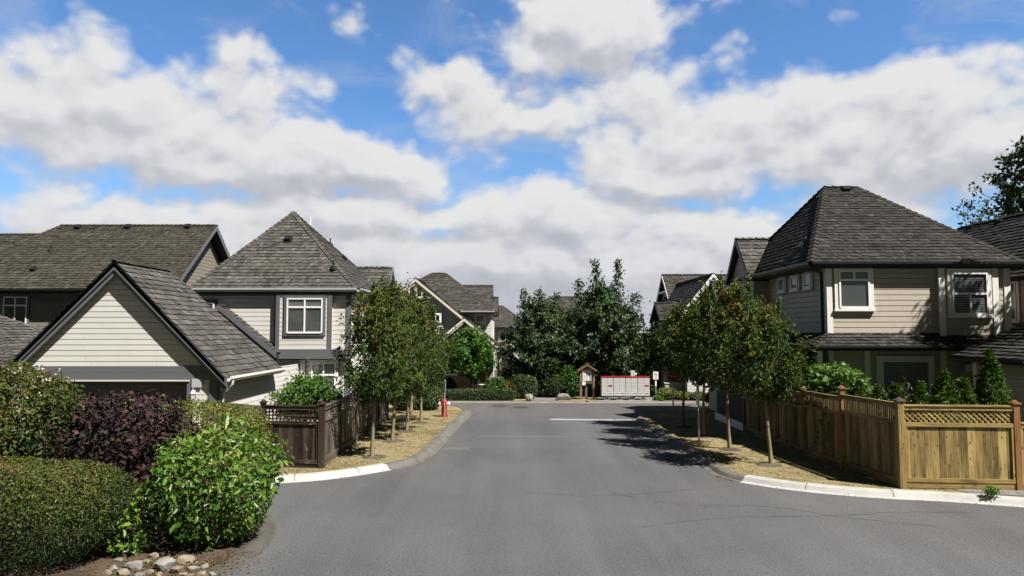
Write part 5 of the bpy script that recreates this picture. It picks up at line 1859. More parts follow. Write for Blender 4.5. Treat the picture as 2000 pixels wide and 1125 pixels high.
# left: dark weathered fence
FL = thing('fence', 'dark weathered board fence with square lattice at the left corner', 'fence', (-4.85, 17.3, 0.08))
d0_ = G(627, 915, 0.08)
d1_ = G(512, 912, 0.08)
panel(FL, (d1_.x, d1_.y, 0), (d0_.x - 0.07, d0_.y, 0), 0.20, 1.60, 1.20, M['wood_dark'], M['wood_dark'], 231, 0.125, 'square', (0, -1, 0))
post(FL, d0_.x, d0_.y, 1.66, 0.14, M['wood_dark'], M['wood_dark'])
post(FL, d1_.x, d1_.y, 1.68, 0.12, M['wood_dark'], M['wood_dark'])
lpts = [V3(d0_.x, d0_.y, 0), V3(-4.76, 18.95, 0), V3(-4.76, 20.75, 0), V3(-4.77, 22.6, 0), V3(-4.78, 24.5, 0), V3(-4.8, 26.4, 0)]
for i in range(5):
    A, B = lpts[i], lpts[i + 1]
    d = (B - A).normalized()
    panel(FL, A + d * 0.07, B - d * 0.06, 0.22, 1.58, 1.26, M['wood_grey'], M['wood_grey'], 240 + i * 4, 0.135, 'square' if i == 0 else 'square', (d.y, -d.x, 0))
    post(FL, B.x, B.y, 1.66, 0.12, M['wood_dark'], M['wood_dark'])
# stepped section running back from the left post
FL2 = thing('fence', 'short grey board fence curving down behind the clipped yellow hedge', 'fence', (-6.9, 17.6, 0.08))
mb = MB(260)
for k in range(11):
    x = d1_.x - 0.16 - k * 0.15
    h = 1.56 + 0.10 * math.sin(k / 10 * math.pi / 2)
    mb.box(x, x + 0.143, 17.62, 17.645, 0.1, h, mb.r.uniform(0.2, 0.8))
mb.build('board_panel', M['wood_grey'], FL2)
mb = MB(261)
mb.box(d1_.x - 1.7, d1_.x - 0.02, 17.646, 17.69, 0.4, 0.49)
mb.box(d1_.x - 1.7, d1_.x - 0.02, 17.646, 17.69, 1.3, 1.39)
mb.build('rail', M['wood_grey'], FL2)

# ================================================================== STREET FURNITURE
# community mailboxes
mb_base = G(1222, 781.5, 0.06)
MY = mb_base.y
PXM = F / MY
def mx(u):
    return P(u, 740, MY).x
W1 = (mx(1269) - mx(1174.5)) / 4.0
zt = P(1222, 735.5, MY).z
zb = P(1222, 771.5, MY).z
root = thing('mailbox', '', 'mailbox', (0, 0, 0), 'community mailboxes in a row')
w = W1 - 0.02
mb = MB(301)
mb.box(-w / 2, w / 2, 0, 0.42, zb - 0.06, zt - 0.035)
mb.build('cabinet', M['mail_grey'], root)
for cx_ in (-w / 4, w / 4):
    mb = MB(302 + int(cx_ > 0))
    cw = w / 2 - 0.004
    n = 10
    hh = (zt - 0.07 - (zb - 0.03))
    big = hh * 0.24
    z = zb - 0.03
    mb.box(cx_ - cw / 2 + 0.003, cx_ + cw / 2 - 0.003, -0.014, -0.001, z, z + big, 0.5)
    z += big + 0.008
    rowh = (hh - big) / 9
    for k in range(9):
        mb.box(cx_ - cw / 2 + 0.003, cx_ + cw / 2 - 0.003, -0.014, -0.001, z, z + rowh - 0.009, 0.5 + mb.r.gauss(0, 0.06))
        mb.box(cx_ - cw / 2 + 0.01, cx_ + cw / 2 - 0.01, -0.006, -0.0005, z + rowh - 0.008, z + rowh - 0.001, 0.3, 1)
        z += rowh
    o = mb.build('compartment_door', [M['mail_grey'], M['mail_dark']], root)
    mb = MB(304)
    for k in range(6):
        x = cx_ - 0.075 + k * 0.026
        mb.box(x, x + 0.017, -0.019, -0.0145, zb + 0.055 + (0.012 if cx_ < 0 else 0.0), zb + 0.085 + 0.008 * (k % 2))
    mb.build('blue_print', M['blue'], o)
mb = MB(305)
mb.box(-w / 2 - 0.004, w / 2 + 0.004, -0.03, 0.44, zt - 0.035, zt)
mb.build('top_cap', M['red'], root)
mb = MB(306)
mb.box(-w / 2 + 0.005, w / 2 - 0.005, -0.012, -0.001, zt - 0.062, zt - 0.037, 0.4)
mb.build('painted_shadow', M['mail_dark'], root)  # solid dark strip, painted shade beneath the red cap
mb = MB(307)
mb.box(-0.055, 0.055, 0.15, 0.26, 0.08, zb - 0.06)
mb.box(-0.17, 0.17, 0.06, 0.36, 0.06, 0.085)
for sx_ in (-0.13, 0.13):
    for sy in (0.10, 0.32):
        mb.lathe([(0.018, 0.085), (0.018, 0.10), (0.005, 0.104)], (sx_, sy, 0), 6)
mb.build('pedestal', M['galv'], root)
labs = ['grey community mailbox with a red slot label, next to the wooden notice board', 'plain grey community mailbox, second from the notice board', 'plain grey community mailbox, third from the notice board', 'grey community mailbox with a red slot label, nearest the no-parking sign']
boxes = [root] + [copy_tree(root) for _ in range(3)]
for i, b in enumerate(boxes):
    b.location = (mx(1174.5) + W1 * (i + 0.5), MY, 0)
    ORG[b.name] = tuple(b.location)
    b['label'] = labs[i]
for i in (0, 3):
    m_ = MB(308)
    x = mx(1174.5) + W1 * (i + 0.5)
    m_.box(x + w / 4 - 0.095, x + w / 4 + 0.095, MY - 0.024, MY - 0.0145, zb + 0.43, zb + 0.50)
    m_.box(x + w / 4 - 0.08, x + w / 4 + 0.08, MY - 0.026, MY - 0.0245, zb + 0.475, zb + 0.49, 0.2, 1)
    m_.build('slot_label', [M['red'], M['mail_dark']], boxes[i])

# grey utility box standing behind the mailboxes
c = P(1236, 728, MY + 1.1)
UB = thing('utility_box', 'small grey meter box on a dark post peeking above the mailboxes', 'utility box', (c.x, c.y, 0.05))
mb = MB(311)
mb.box(c.x - 0.13, c.x + 0.09, c.y - 0.08, c.y + 0.08, c.z - 0.18, c.z + 0.11)
mb.box(c.x - 0.12, c.x + 0.08, c.y - 0.09, c.y - 0.081, c.z - 0.16, c.z + 0.08, 0.6)
bb = mb.build('box', M['mail_grey'], UB)
mb = MB(312)
mb.lathe([(0.05, -0.05), (0.05, 0.02), (0.03, 0.05)], (c.x + 0.14, c.y, c.z - 0.06), 10)
mb.build('meter', M['white'], bb)
mb = MB(313)
mb.box(c.x - 0.11, c.x + 0.10, c.y - 0.06, c.y + 0.06, 0.04, c.z - 0.18)
mb.build('post', M['black'], UB)

# wooden notice board
KY = G(1146, 780.5, 0.05).y
def kx(u):
    return P(u, 750, KY).x
def kz(v):
    return P(1146, v, KY).z
KB = thing('notice_board', 'timber notice board with a small gabled roof beside the mailboxes', 'notice board', (kx(1146), KY, 0.05))
xl, xr = kx(1134.5), kx(1159.5)
for x in (xl, xr):
    mb = MB(321)
    mb.box(x - 0.05, x + 0.05, KY - 0.05, KY + 0.05, 0.0, kz(722), 0.5)
    mb.build('post', M['kiosk_wood'], KB)
mb = MB(322)
mb.box(kx(1147) - 0.05, kx(1147) + 0.05, KY + 0.5, KY + 0.6, 0.0, kz(747), 0.7)
mb.build('rear_post', M['wood_grey'], KB)
mb = MB(323)
mb.box(xl + 0.06, xr - 0.06, KY - 0.035, KY + 0.035, kz(749), kz(745.5))
mb.box(xl + 0.06, xr - 0.06, KY - 0.035, KY + 0.035, kz(722.5), kz(719))
mb.prism([(xl - 0.02, KY - 0.03, kz(721)), (xr + 0.02, KY - 0.03, kz(721)), (kx(1147), KY - 0.03, kz(712.5))], (0, 0.06, 0), 0.4)
mb.build('beam', M['kiosk_wood'], KB)
ak = V3(kx(1147), KY - 0.16, kz(710.5))
gable_roof(KB, ak, ak + V3(0, 0.40, 0), (kx(1128.5) - ak.x, 0, kz(722.5) - ak.z), (kx(1165.5) - ak.x, 0, kz(722.5) - ak.z), M['kiosk_wood'], 0.11, 324, 'roof', 'fascia', th=0.018, wmin=.06, wmax=.14, slab=0.04)
mb = MB(325)
for sg in (-1, 1):
    e = V3(kx(1128.5) if sg < 0 else kx(1165.5), KY - 0.18, kz(722.5))
    rake(mb, e, V3(ak.x, KY - 0.18, ak.z), (0, 0.03, 0), 0.09, 1, 0, 0.0)
mb.build('bargeboard', M['kiosk_wood'], KB)
x0, x1, z0, z1 = kx(1137.5), kx(1155), kz(744), kz(722.5)
mb = MB(326)
mb.box(x0, x1, KY - 0.02, KY + 0.02, z0, z1, 0.5, 1)
fw = 0.045
mb.box(x0, x0 + fw, KY - 0.06, KY - 0.021, z0, z1)
mb.box(x1 - fw, x1, KY - 0.06, KY - 0.021, z0, z1)
mb.box(x0 + fw, x1 - fw, KY - 0.06, KY - 0.021, z0, z0 + fw)
mb.box(x0 + fw, x1 - fw, KY - 0.06, KY - 0.021, z1 - fw, z1)
cs = mb.build('display_case', [M['mail_grey'], M['board_back']], KB)
mb = MB(327)
for (a, b, c_, d_) in ((.12, .40, .55, .9), (.62, .92, .05, .32), (.68, .80, .32, .62), (.46, .60, .60, .85)):
    mb.box(x0 + fw + (x1 - x0 - 2 * fw) * a, x0 + fw + (x1 - x0 - 2 * fw) * b, KY - 0.026, KY - 0.0205, z0 + fw + (z1 - z0 - 2 * fw) * c_, z0 + fw + (z1 - z0 - 2 * fw) * d_, mb.r.random())
mb.build('paper', M['paper'], cs)
mb = MB(328)
mb.box(kx(1137), kx(1143), KY - 0.09, KY - 0.061, kz(752), kz(745))
mb.build('leaflet_box', M['white'], KB)


def text_mesh(body, size, mat, parent, centre, name='lettering', rotz=0.0, extrude=0.002):
    cu = bpy.data.curves.new(name, 'FONT')
    cu.body = body
    cu.size = size
    cu.align_x = 'CENTER'
    cu.align_y = 'CENTER'
    cu.extrude = extrude
    tmp = bpy.data.objects.new('tmp_text', cu)
    COL.objects.link(tmp)
    dg = bpy.context.evaluated_depsgraph_get()
    me = bpy.data.meshes.new_from_object(tmp.evaluated_get(dg))
    bpy.data.objects.remove(tmp)
    me.materials.clear()
    me.materials.append(mat)
    o = bpy.data.objects.new(name, me)
    COL.objects.link(o)
    o.parent = parent
    pv = Vector(ORG[parent.name])
    o.location = Vector(centre) - pv
    o.rotation_euler = (math.pi / 2, 0, rotz)
    ORG[o.name] = ORG[parent.name]
    return o


# no-parking sign
c = G(1281.5, 780, 0.05)
SY = c.y
SP = thing('parking_sign', 'white no-parking sign with red symbol on a steel post right of the mailboxes', 'sign', (c.x, SY, 0.05))
s0, s1, sz0, sz1 = P(1275.5, 735, SY).x, P(1285.5, 735, SY).x, P(1280, 741, SY).z, P(1280, 726, SY).z
px = (s0 + s1) / 2
mb = MB(331)
mb.tube([(px, SY, 0.0), (px, SY, sz1 + 0.02)], 0.026, 8)
mb.build('post', M['galv'], SP)
mb = MB(332)
mb.box(s0, s1, SY - 0.035, SY - 0.028, sz0, sz1)
pl = mb.build('plate', M['white'], SP)
mb = MB(333)
cz_ = sz0 + (sz1 - sz0) * 0.62
rr = (s1 - s0) * 0.33
n = 28
Vs, Fs_ = [], []
for i in range(n):
    a = 2 * math.pi * i / n
    for q in (rr, rr * 0.80):
        Vs.append((px + math.cos(a) * q, SY - 0.0365, cz_ + math.sin(a) * q))
for i in range(n):
    j = (i + 1) % n
    Fs_.append((2 * i, 2 * i + 1, 2 * j + 1, 2 * j))
mb.arr(Vs, Fs_, 0.5)
mb.obox((px - rr * .62 - .004, SY - 0.0372, cz_ + rr * .62 - .004), (rr * 1.24, 0, -rr * 1.24), (0, 0.001, 0), (0.022, 0, 0.022))
for k, (a, b) in enumerate(((.16, .84), (.22, .78), (.18, .82))):
    zz = sz0 + 0.035 + k * 0.034
    mb.box(s0 + (s1 - s0) * a, s0 + (s1 - s0) * b, SY - 0.037, SY - 0.0355, zz, zz + 0.012)
mb.build('red_symbol', M['red'], pl)
text_mesh('P', rr * 1.25, M['black'], pl, (px, SY - 0.0362, cz_), 'letter', 0, 0.0003)
mb = MB(334)
mb.box(px - 0.035, px + 0.035, SY - 0.034, SY - 0.028, P(1280, 754, SY).z, P(1280, 744, SY).z)
mb.build('tag_plate', M['white'], SP)

# stop sign
c = G(1315, 808, 0.09)
TY = c.y
ST = thing('stop_sign', 'red octagonal stop sign on a steel post, half hidden by street-tree leaves', 'stop sign', (c.x, TY, 0.09))
oz = P(1315, 732.5, TY).z
orad = 0.30
mb = MB(341)
mb.tube([(c.x, TY, 0.05), (c.x, TY, oz + 0.25)], 0.03, 8)
mb.build('post', M['galv'], ST)
mb = MB(342)
def octo(rad, y):
    return [(c.x + rad * math.cos(math.pi / 8 + i * math.pi / 4), y, oz + rad * math.sin(math.pi / 8 + i * math.pi / 4)) for i in range(8)]
mb.prism(octo(orad * 1.08, TY - 0.04), (0, 0.004, 0), 0.5, 1)
mb.prism(octo(orad * 1.0, TY - 0.043), (0, 0.0025, 0), 0.5, 0)
pl = mb.build('plate', [M['red'], M['white']], ST)
text_mesh('STOP', 0.235, M['white'], pl, (c.x, TY - 0.0445, oz), 'lettering')

# slim steel posts
c = G(1365.5, 868, 0.09)
LP = thing('sign_post', 'slim dark steel sign post on the right verge between street trees', 'sign post', (c.x, c.y, 0.09))
mb = MB(351)
ztop = P(1366, 757, c.y).z
mb.box(c.x - 0.022, c.x + 0.022, c.y - 0.022, c.y + 0.022, 0.03, ztop)
for k in range(14):
    mb.lathe([(0.006, -0.024), (0.006, -0.0225)], (c.x, c.y, 0.2 + k * 0.11), 6, 0.1, 0, 'Y')
mb.build('post', M['galv'], LP)
mb = MB(352)
mb.box(c.x - 0.025, c.x - 0.0225, c.y - 0.15, c.y + 0.15, ztop - 0.5, ztop - 0.05)
mb.build('plate', M['galv'], LP)
c = G(868, 823, 0.09)
LP = thing('sign_post', 'grey steel sign post seen edge-on in front of the red hydrant', 'sign post', (c.x, c.y, 0.09))
ztop = P(868, 741, c.y).z
mb = MB(353)
mb.tube([(c.x, c.y, 0.03), (c.x, c.y, ztop)], 0.027, 8)
mb.build('post', M['galv'], LP)
mb = MB(354)
mb.box(c.x + 0.03, c.x + 0.034, c.y - 0.16, c.y + 0.16, ztop - 0.44, ztop - 0.03)
mb.build('plate', M['galv'], LP)

# hydrant
c = G(867.5, 814, 0.09)
HY = thing('fire_hydrant', 'red fire hydrant with white side caps on the dry left verge', 'hydrant', (c.x, c.y, 0.09))
s = 0.74 / 0.80
def pr(l):
    return [(a * s, b * s + 0.09) for a, b in l]
mb = MB(361)
mb.lathe(pr([(0.17, 0.0), (0.17, 0.04), (0.125, 0.045), (0.12, 0.10), (0.115, 0.46), (0.15, 0.47), (0.15, 0.51), (0.125, 0.515), (0.125, 0.62)]), (c.x, c.y, 0), 20)
for a in range(8):
    mb.lathe([(0.016, 0.13), (0.016, 0.155), (0.004, 0.157)], (c.x + 0.145 * math.cos(a * .785), c.y + 0.145 * math.sin(a * .785), 0), 6)
mb.build('barrel', M['red'], HY)
mb = MB(362)
mb.lathe(pr([(0.15, 0.622), (0.145, 0.65), (0.12, 0.70), (0.07, 0.745), (0.035, 0.755), (0.035, 0.80), (0.004, 0.802)]), (c.x, c.y, 0), 20)
mb.build('bonnet', M['red'], HY)
for sg in (-1, 1):
    mb = MB(363)
    mb.lathe([(0.055, sg * 0.11), (0.055, sg * 0.16), (0.075, sg * 0.162), (0.075, sg * 0.20), (0.03, sg * 0.203), (0.03, sg * 0.235), (0.004, sg * 0.236)], (c.x, c.y, 0.09 + 0.55 * s), 12, 0.5, 0, 'X')
    mb.build('side_cap', M['white'], HY)
mb = MB(364)
mb.lathe([(0.075, -0.10), (0.075, -0.16), (0.095, -0.162), (0.095, -0.20), (0.03, -0.203), (0.03, -0.235), (0.004, -0.236)], (c.x, c.y, 0.09 + 0.50 * s), 12, 0.5, 0, 'Y')
mb.build('front_cap', M['red'], HY)

# green transformer cabinet and patio pieces
c = G(1328, 782, 0.05)
TB = thing('transformer_box', 'pale green utility cabinet among shrubs behind the stop sign', 'utility cabinet', (c.x, c.y + 1.0, 0.05))
y = c.y + 1.0
mb = MB(371)
mb.box(c.x - 0.5, c.x + 0.5, y, y + 0.7, 0.03, 0.78)
mb.box(c.x - 0.47, c.x - 0.01, y - 0.012, y - 0.001, 0.1, 0.66, 0.45)
mb.box(c.x + 0.01, c.x + 0.47, y - 0.012, y - 0.001, 0.1, 0.66, 0.45)
mb.build('cabinet', M['mint'], TB)
mb = MB(372)
mb.prism([(c.x - 0.53, y - 0.03, 0.78), (c.x + 0.53, y - 0.03, 0.78), (c.x + 0.53, y + 0.73, 0.86), (c.x - 0.53, y + 0.73, 0.86)], (0, 0, 0.05))
mb.build('lid', M['mint'], TB)


def chair(x, y, z, mat, label, cat='chair', sc=1.0, rot=0.0):
    t = thing('patio_chair', label, cat, (x, y, z), 'chairs on the far porch')
    ca, sa = math.cos(rot), math.sin(rot)
    def q(a, b, h):
        return V3(x + (a * ca - b * sa) * sc, y + (a * sa + b * ca) * sc, z + h * sc)
    def bar(mb, p, q_, w):
        mb.tube([p, q_], w, 4)
    for (a, b, h) in ((-.24, -.22, .42), (.24, -.22, .42), (-.24, .22, .9), (.24, .22, .9)):
        mb = MB(4)
        bar(mb, q(a, b, 0), q(a, b, h), 0.022)
        mb.build('leg', M[mat], t)
    mb = MB(5)
    mb.prism([q(-.27, -.26, .42), q(.27, -.26, .42), q(.27, .22, .40), q(-.27, .22, .40)], (0, 0, 0.04))
    mb.build('seat', M[mat], t)
    mb = MB(6)
    mb.prism([q(-.25, .20, .46), q(.25, .20, .46), q(.25, .27, .95), q(-.25, .27, .95)], (0, 0.03, 0))
    mb.build('backrest', M[mat], t)
    return t


p = P(903, 760, 36.3)
chair(p.x, 36.3, 0.05, 'tan_wood', 'tan wicker chair on the porch behind the low clipped hedge', rot=0.2)
p = P(921, 760, 36.0)
chair(p.x, 36.0, 0.05, 'orange', 'orange chair on the porch behind the low clipped hedge', rot=-0.6)
p = P(934, 752, 35.6)
PT = thing('patio_table', 'small white round table on the far porch holding a potted plant', 'table', (p.x, 35.6, 0.05))
mb = MB(381)
mb.lathe([(0.36, 0.66), (0.38, 0.67), (0.38, 0.695), (0.02, 0.70)], (p.x, 35.6, 0), 20)
mb.build('tabletop', M['white'], PT)
mb = MB(382)
mb.lathe([(0.22, 0.05), (0.20, 0.07), (0.03, 0.10), (0.03, 0.66)], (p.x, 35.6, 0), 10)
mb.build('pedestal', M['white'], PT)
shrub('potted_plant', 'bright green potted plant on the small white porch table', (p.x - 0.15, 35.6, 0.70), (0.2, 0.2, 0.19), 260, 0.07, 'lf_bush', 383, cat='plant', twigs=6, tone0=0.6, z0=0.02)

# ================================================================== ROCKS
rock('boulder', 'pale angular boulder left of the path opening', G(1035.5, 783, 0.05), (0.26, 0.22, 0.24), 5, M['stone'], 'boulder', 'boulders by the path', tone=0.6)
rock('boulder', 'long grey boulder between the path opening and the notice board', G(1103.5, 781, 0.05), (0.43, 0.30, 0.24), 9, M['stone'], 'boulder', 'boulders by the path', tone=0.45)
rock('small_stone', 'small brown stone on dry grass below the notice board', G(1147, 784.5, 0.05), (0.09, 0.07, 0.065), 12, M['stone_tan'], 'stone')
RK = [(268, 1124, .5, 1), (340, 1106, .5, 1), (415, 1120, .55, 0), (372, 1123, .5, 1), (236, 1113, .45, 2), (305, 1100, .5, 0), (352, 1109, .45, 2), (385, 1100, .5, 1), (258, 1081, 1.15, 0), (262, 1110, 1.5, 0), (300, 1088, 0.9, 1), (318, 1113, 1.7, 0), (345, 1118, 1.3, 1), (362, 1098, 1.35, 2), (378, 1112, 0.9, 0), (230, 1095, 0.8, 1), (222, 1112, 0.85, 0), (240, 1122, 1.05, 1), (290, 1119, 0.9, 1), (285, 1098, 0.7, 2), (330, 1092, 0.65, 1), (400, 1108, 0.75, 0), (208, 1120, 0.8, 1), (395, 1121, 0.7, 1), (275, 1124, 0.8, 0), (246, 1106, 0.55, 2), (310, 1125, 0.75, 2), (358, 1124, 0.75, 2)]
names = ['pale grey', 'tan', 'light sandy']
seq = ['leaning against the clipped hedge foot', 'beside the bright bush foot']
for i, (u, v, k, c_) in enumerate(RK):
    c = G(u, v, 0.055)
    s = 0.088 * k
    lab = '%s garden rock lying among leaf litter below the leafy green bush' % names[c_]
    rock('garden_rock', lab, (c.x, c.y, 0.03), (s * 1.25, s, s * 0.8), 30 + i, M['stone' if c_ == 0 else 'stone_tan'], 'rock', '%s rocks in the planting bed' % names[c_], 2, 0.34, tone=0.5 + 0.12 * (i % 3))

# ================================================================== STREET TREES
def egg(peak=0.38, R_=1.0, top=0.12, bot=0.45):
    def f(h):
        if h < peak:
            t = h / peak
            return R_ * (bot + (1 - bot) * math.sin(t * math.pi / 2))
        t = (h - peak) / (1 - peak)
        return R_ * (top + (1 - top) * math.cos(t * math.pi / 2) ** 1.1)
    return f


GL, GR = 'young street trees on the left verge', 'young street trees on the right verge'
def street(u, v, vtop, vbot, Rw, seed, label, grp_, lean=(0, 0), nb=46, **kw):
    rr_ = random.Random(seed)
    b = G(u, v, 0.09)
    H = P(u, vtop, b.y).z - 0.09
    z0 = P(u, vbot - 34, b.y).z - 0.09
    mul = MB(seed)
    mul.lathe([(0.36, 0.088), (0.27, 0.112), (0.14, 0.135), (0.02, 0.145)], (b.x, b.y, 0), 18)
    tag(mul.build('mulch_ring', M['mulch']), kind='structure')
    return tree('street_tree', label, (b.x, b.y, 0.09), H, z0, egg(rr_.uniform(0.27, 0.46), Rw * 0.94, 0.08, rr_.uniform(0.4, 0.65)), nb, 0.125, 16, seed, 'lf_street', 'bark', 0.75, grp_, 0.40, 0.25, 0.055, 0.42, DIAM, 0.46, 0.9, lean, 7, tone_sd=0.14, shoots=[(rr_.uniform(-.5, .5) * Rw, rr_.uniform(-.4, .4) * Rw, H * 0.74, H * rr_.uniform(0.90, 1.06), 0.06) for _ in range(8)], **kw)


street(731, 893, 572, 800, 1.02, 501, 'nearest young street tree by the dark fence corner, rusty leaves at its top', GL)
street(768, 862, 556, 792, 1.28, 502, 'left-verge street tree with a forked yellowish trunk, second along the dark fence', GL)
street(793, 843, 574, 790, 1.35, 503, 'left-verge street tree between the forked one and the one by the hydrant', GL)
street(820, 826, 592, 775, 1.22, 504, 'left-verge street tree nearest to the red hydrant', GL)
street(1502, 908, 603, 792, 1.02, 511, 'nearest young street tree with pale trunk by the golden fence', GR)
street(1426, 878, 556, 775, 1.22, 512, 'right-verge street tree with tall rusty crown, second along the golden fence', GR)
street(1377, 853, 582, 760, 1.08, 513, 'right-verge street tree directly behind the slim dark sign post', GR)
street(1336, 834, 602, 750, 1.02, 514, 'right-verge street tree nearest to the stop sign', GR)
b = G(803, 810, 0.09)
tree('young_tree', 'pale-trunked young tree at the back of the left verge', (b.x, b.y, 0.09), 4.6, 1.9, egg(0.4, 1.0), 30, 0.12, 14, 521, 'lf_street', 'bark', 0.7, None, 0.3, 0.15, 0.07)

# maples and the round bright tree across the street
def maple(name, label, u, y, vtop, vbot, Rw, seed, lm='lf_maple', nb=64, L=0.145, per=19, tips=6, peak=0.4, grp_=None, trunk=0.10, mul=8, cat='tree', twig=0.6, **kw):
    b = P(u, 780, y)
    H = P(u, vtop, y).z
    z0 = P(u, vbot, y).z
    return tree(name, label, (b.x, y, 0.04), H, z0, egg(peak, Rw, 0.10, 0.6), nb, L, per, seed, lm, 'bark_dark', 0.6, grp_, 0.40, 0.12, trunk, twig, LOBE, 0.9, 0.35, (0, 0), mul, cat, tips, 0.93, **kw)


maple('maple_tree', 'dusky green maple behind the pale boulder, left of the notice board', 1050, 36.5, 590, 745, 1.75, 531, grp_='dusky maples across the street', shoots=((-.62, 0, 4.2, 5.7, .22), (0.1, .2, 4.4, 5.6, .25), (0.95, 0, 4.0, 5.4, .24)))
maple('maple_tree', 'tallest dusky maple with spiky top shoots rising behind the mailboxes', 1176, 36.8, 560, 740, 2.3, 532, nb=80, tips=4, grp_='dusky maples across the street', trunk=0.12, shoots=((-.25, 0, 4.6, 7.25, .24), (0.8, 0, 4.6, 7.15, .22), (-1.05, 0, 4.4, 6.2, .26), (1.6, 0, 4.2, 5.4, .3)))
maple('maple_tree', 'smaller dusky maple crowding the gap between the two big ones', 1108, 39.0, 618, 740, 1.25, 533, grp_='dusky maples across the street')
# upright shoots of the tall maple
maple('garden_tree', 'rounded bright green tree in front of the white-edged porch gable', 918, 35.2, 645, 726, 1.22, 541, 'lf_bright', 64, 0.13, 16, 3, 0.45, None, 0.06, 10, twig=0.42)
maple('garden_tree', 'dark tree closing the gap between mailboxes and the right street trees', 1300, 37.5, 612, 745, 1.6, 542, 'lf_dark', 54, 0.14, 17, 3)
maple('garden_tree', 'dark tree in deep shade behind the stop sign', 1375, 38.5, 640, 750, 1.7, 543, 'lf_dark', 54, 0.14, 17, 3)

# ================================================================== SHRUBS ACROSS THE STREET
def sh(name, label, u, y, vtop, w_px, seed, mat, n=2600, L=0.11, dep=None, cat='shrub', **kw):
    p = P(u, 780, y)
    h = P(u, vtop, y).z - 0.05
    rx = w_px / 2 / F * y
    return shrub(name, label, (p.x, y, 0.045), (rx, dep or rx * 0.9, h / 2), n, L, mat, seed, cat=cat, **kw)


hp_ = P(938, 785, 33.9)
hw = (P(1007, 780, 33.9).x - P(868, 780, 33.9).x) / 2
shrub('hedge', 'low dark clipped hedge along the far side of the cross street', (P(938, 780, 34.1).x, 34.15, 0.045), (hw, 0.42, 0.27), 9000, 0.065, 'lf_dark', 551, 6.0, 'hedge', None, 0.5, 0.15, 0.2, depth=0.10, lumps=0.03, twigs=20)
sh('shrub', 'loose green shrub with pink flowers right of the porch post', 972, 35.2, 735, 50, 552, 'lf_bright', 2200, 0.11, flowers=10, flower_m='pink')
sh('shrub', 'bronze leaved shrub between the low hedge and the boxy shrub', 993, 34.9, 744, 34, 553, 'lf_mixed', 1800, 0.09, tone0=0.75)
sh('shrub', 'boxy clipped olive shrub behind the pale boulder', 1025, 35.0, 733, 50, 554, 'lf_dark', 3600, 0.075, pw=4.0, tone0=0.62, depth=0.1)
sh('shrub', 'blue-green drooping shrub left of the notice board', 1078, 35.6, 722, 52, 555, 'lf_dark', 3200, 0.10, tone0=0.45)
sh('shrub', 'leafy mid-green shrub directly left of the notice board', 1112, 35.9, 712, 50, 556, 'lf_bright', 2800, 0.12, tone0=0.25)
sh('shrub', 'shaded shrub behind the notice board and first mailbox', 1165, 36.2, 718, 60, 557, 'lf_dark', 2600, 0.12)
sh('shrub', 'shaded shrub under the tall maple behind the mailboxes', 1212, 36.2, 722, 60, 558, 'lf_dark', 2600, 0.12, tone0=0.32)
sh('cedar_hedge', 'yellow-green cedar hedge rising behind the last mailbox', 1258, 36.4, 655, 52, 559, 'lf_cypress', 6500, 0.13, 1.0, 'hedge', pw=4.0, tone0=0.55, width=0.4, depth=0.14)
sh('shrub', 'golden-green mounded shrub left of the stop sign post', 1302, 34.5, 757, 40, 560, 'lf_yellow', 2600, 0.075, tone0=0.5)
sh('shrub', 'small glossy green shrub at the kerb beside the no-parking sign', 1286, 33.9, 773, 20, 561, 'lf_bush', 900, 0.08)
sh('shrub', 'yellow-green shrub right of the stop sign post', 1336, 34.3, 765, 30, 562, 'lf_yellow', 1600, 0.08, tone0=0.55)
sh('shrub', 'low clipped golden shrub between two street-tree trunks', 1362, 34.2, 764, 40, 563, 'lf_yellow', 2400, 0.07, tone0=0.45)
sh('flowering_shrub', 'white flowering shrub seen past the trunk beside the stop sign', 1345, 36.4, 742, 40, 564, 'lf_dark', 1800, 0.10, flowers=50)
sh('shrub', 'reddish twiggy shrub at the kerb past the slim dark sign post', 1392, 34.0, 764, 26, 565, 'lf_mixed', 1200, 0.08, tone0=0.6)
sh('shrub', 'dark rounded shrub at the back of the left verge near the hydrant', 838, 29.6, 752, 56, 566, 'lf_dark', 4200, 0.085, tone0=0.6)
sh('yew', 'upright dark yew behind the grey sign post and hydrant', 852, 31.6, 735, 26, 567, 'lf_cypress', 2600, 0.08, tone0=0.3, pw=2.6)
sh('shrub', 'leafy shrub at the end of the dark left fence', 790, 29.4, 748, 60, 568, 'lf_dark', 3600, 0.09, tone0=0.55)
sh('shrub', 'dark porch-side shrub below the round bright green tree', 950, 36.6, 752, 50, 569, 'lf_dark', 1800, 0.1)
sh('shrub', 'tall shaded shrub left of the porch chairs', 868, 36.5, 735, 46, 570, 'lf_dark', 2400, 0.11, tone0=0.25)
sh('shrub', 'tall shrub between the far porch and the left dusky maple', 1012, 38.0, 700, 60, 571, 'lf_bright', 2600, 0.13, tone0=0.2)
sh('shrub', 'shaded shrub at the far end of the golden fence run', 1405, 31.0, 762, 60, 572, 'lf_dark', 3000, 0.09, tone0=0.25)
sh('purple_tree', 'small reddish-leaved tree glimpsed behind the left dusky maple', 985, 45.0, 660, 34, 573, 'lf_purple', 1600, 0.14, cat='tree', tone0=0.75)

# ================================================================== LEFT YARD
b = P(598, 790, 21.2)
tree('garden_tree', 'bright green small tree rising behind the dark lattice fence', (b.x, 21.2, 0.09), P(598, 738, 21.2).z - 0.09, 0.85, egg(0.42, 0.93, 0.35, 0.7), 44, 0.105, 17, 581, 'lf_bright', 'bark', 0.6, None, 0.5, 0.2, 0.05, 0.34, DIAM, 0.62, 0.2, (0, 0), 9, tips=5)

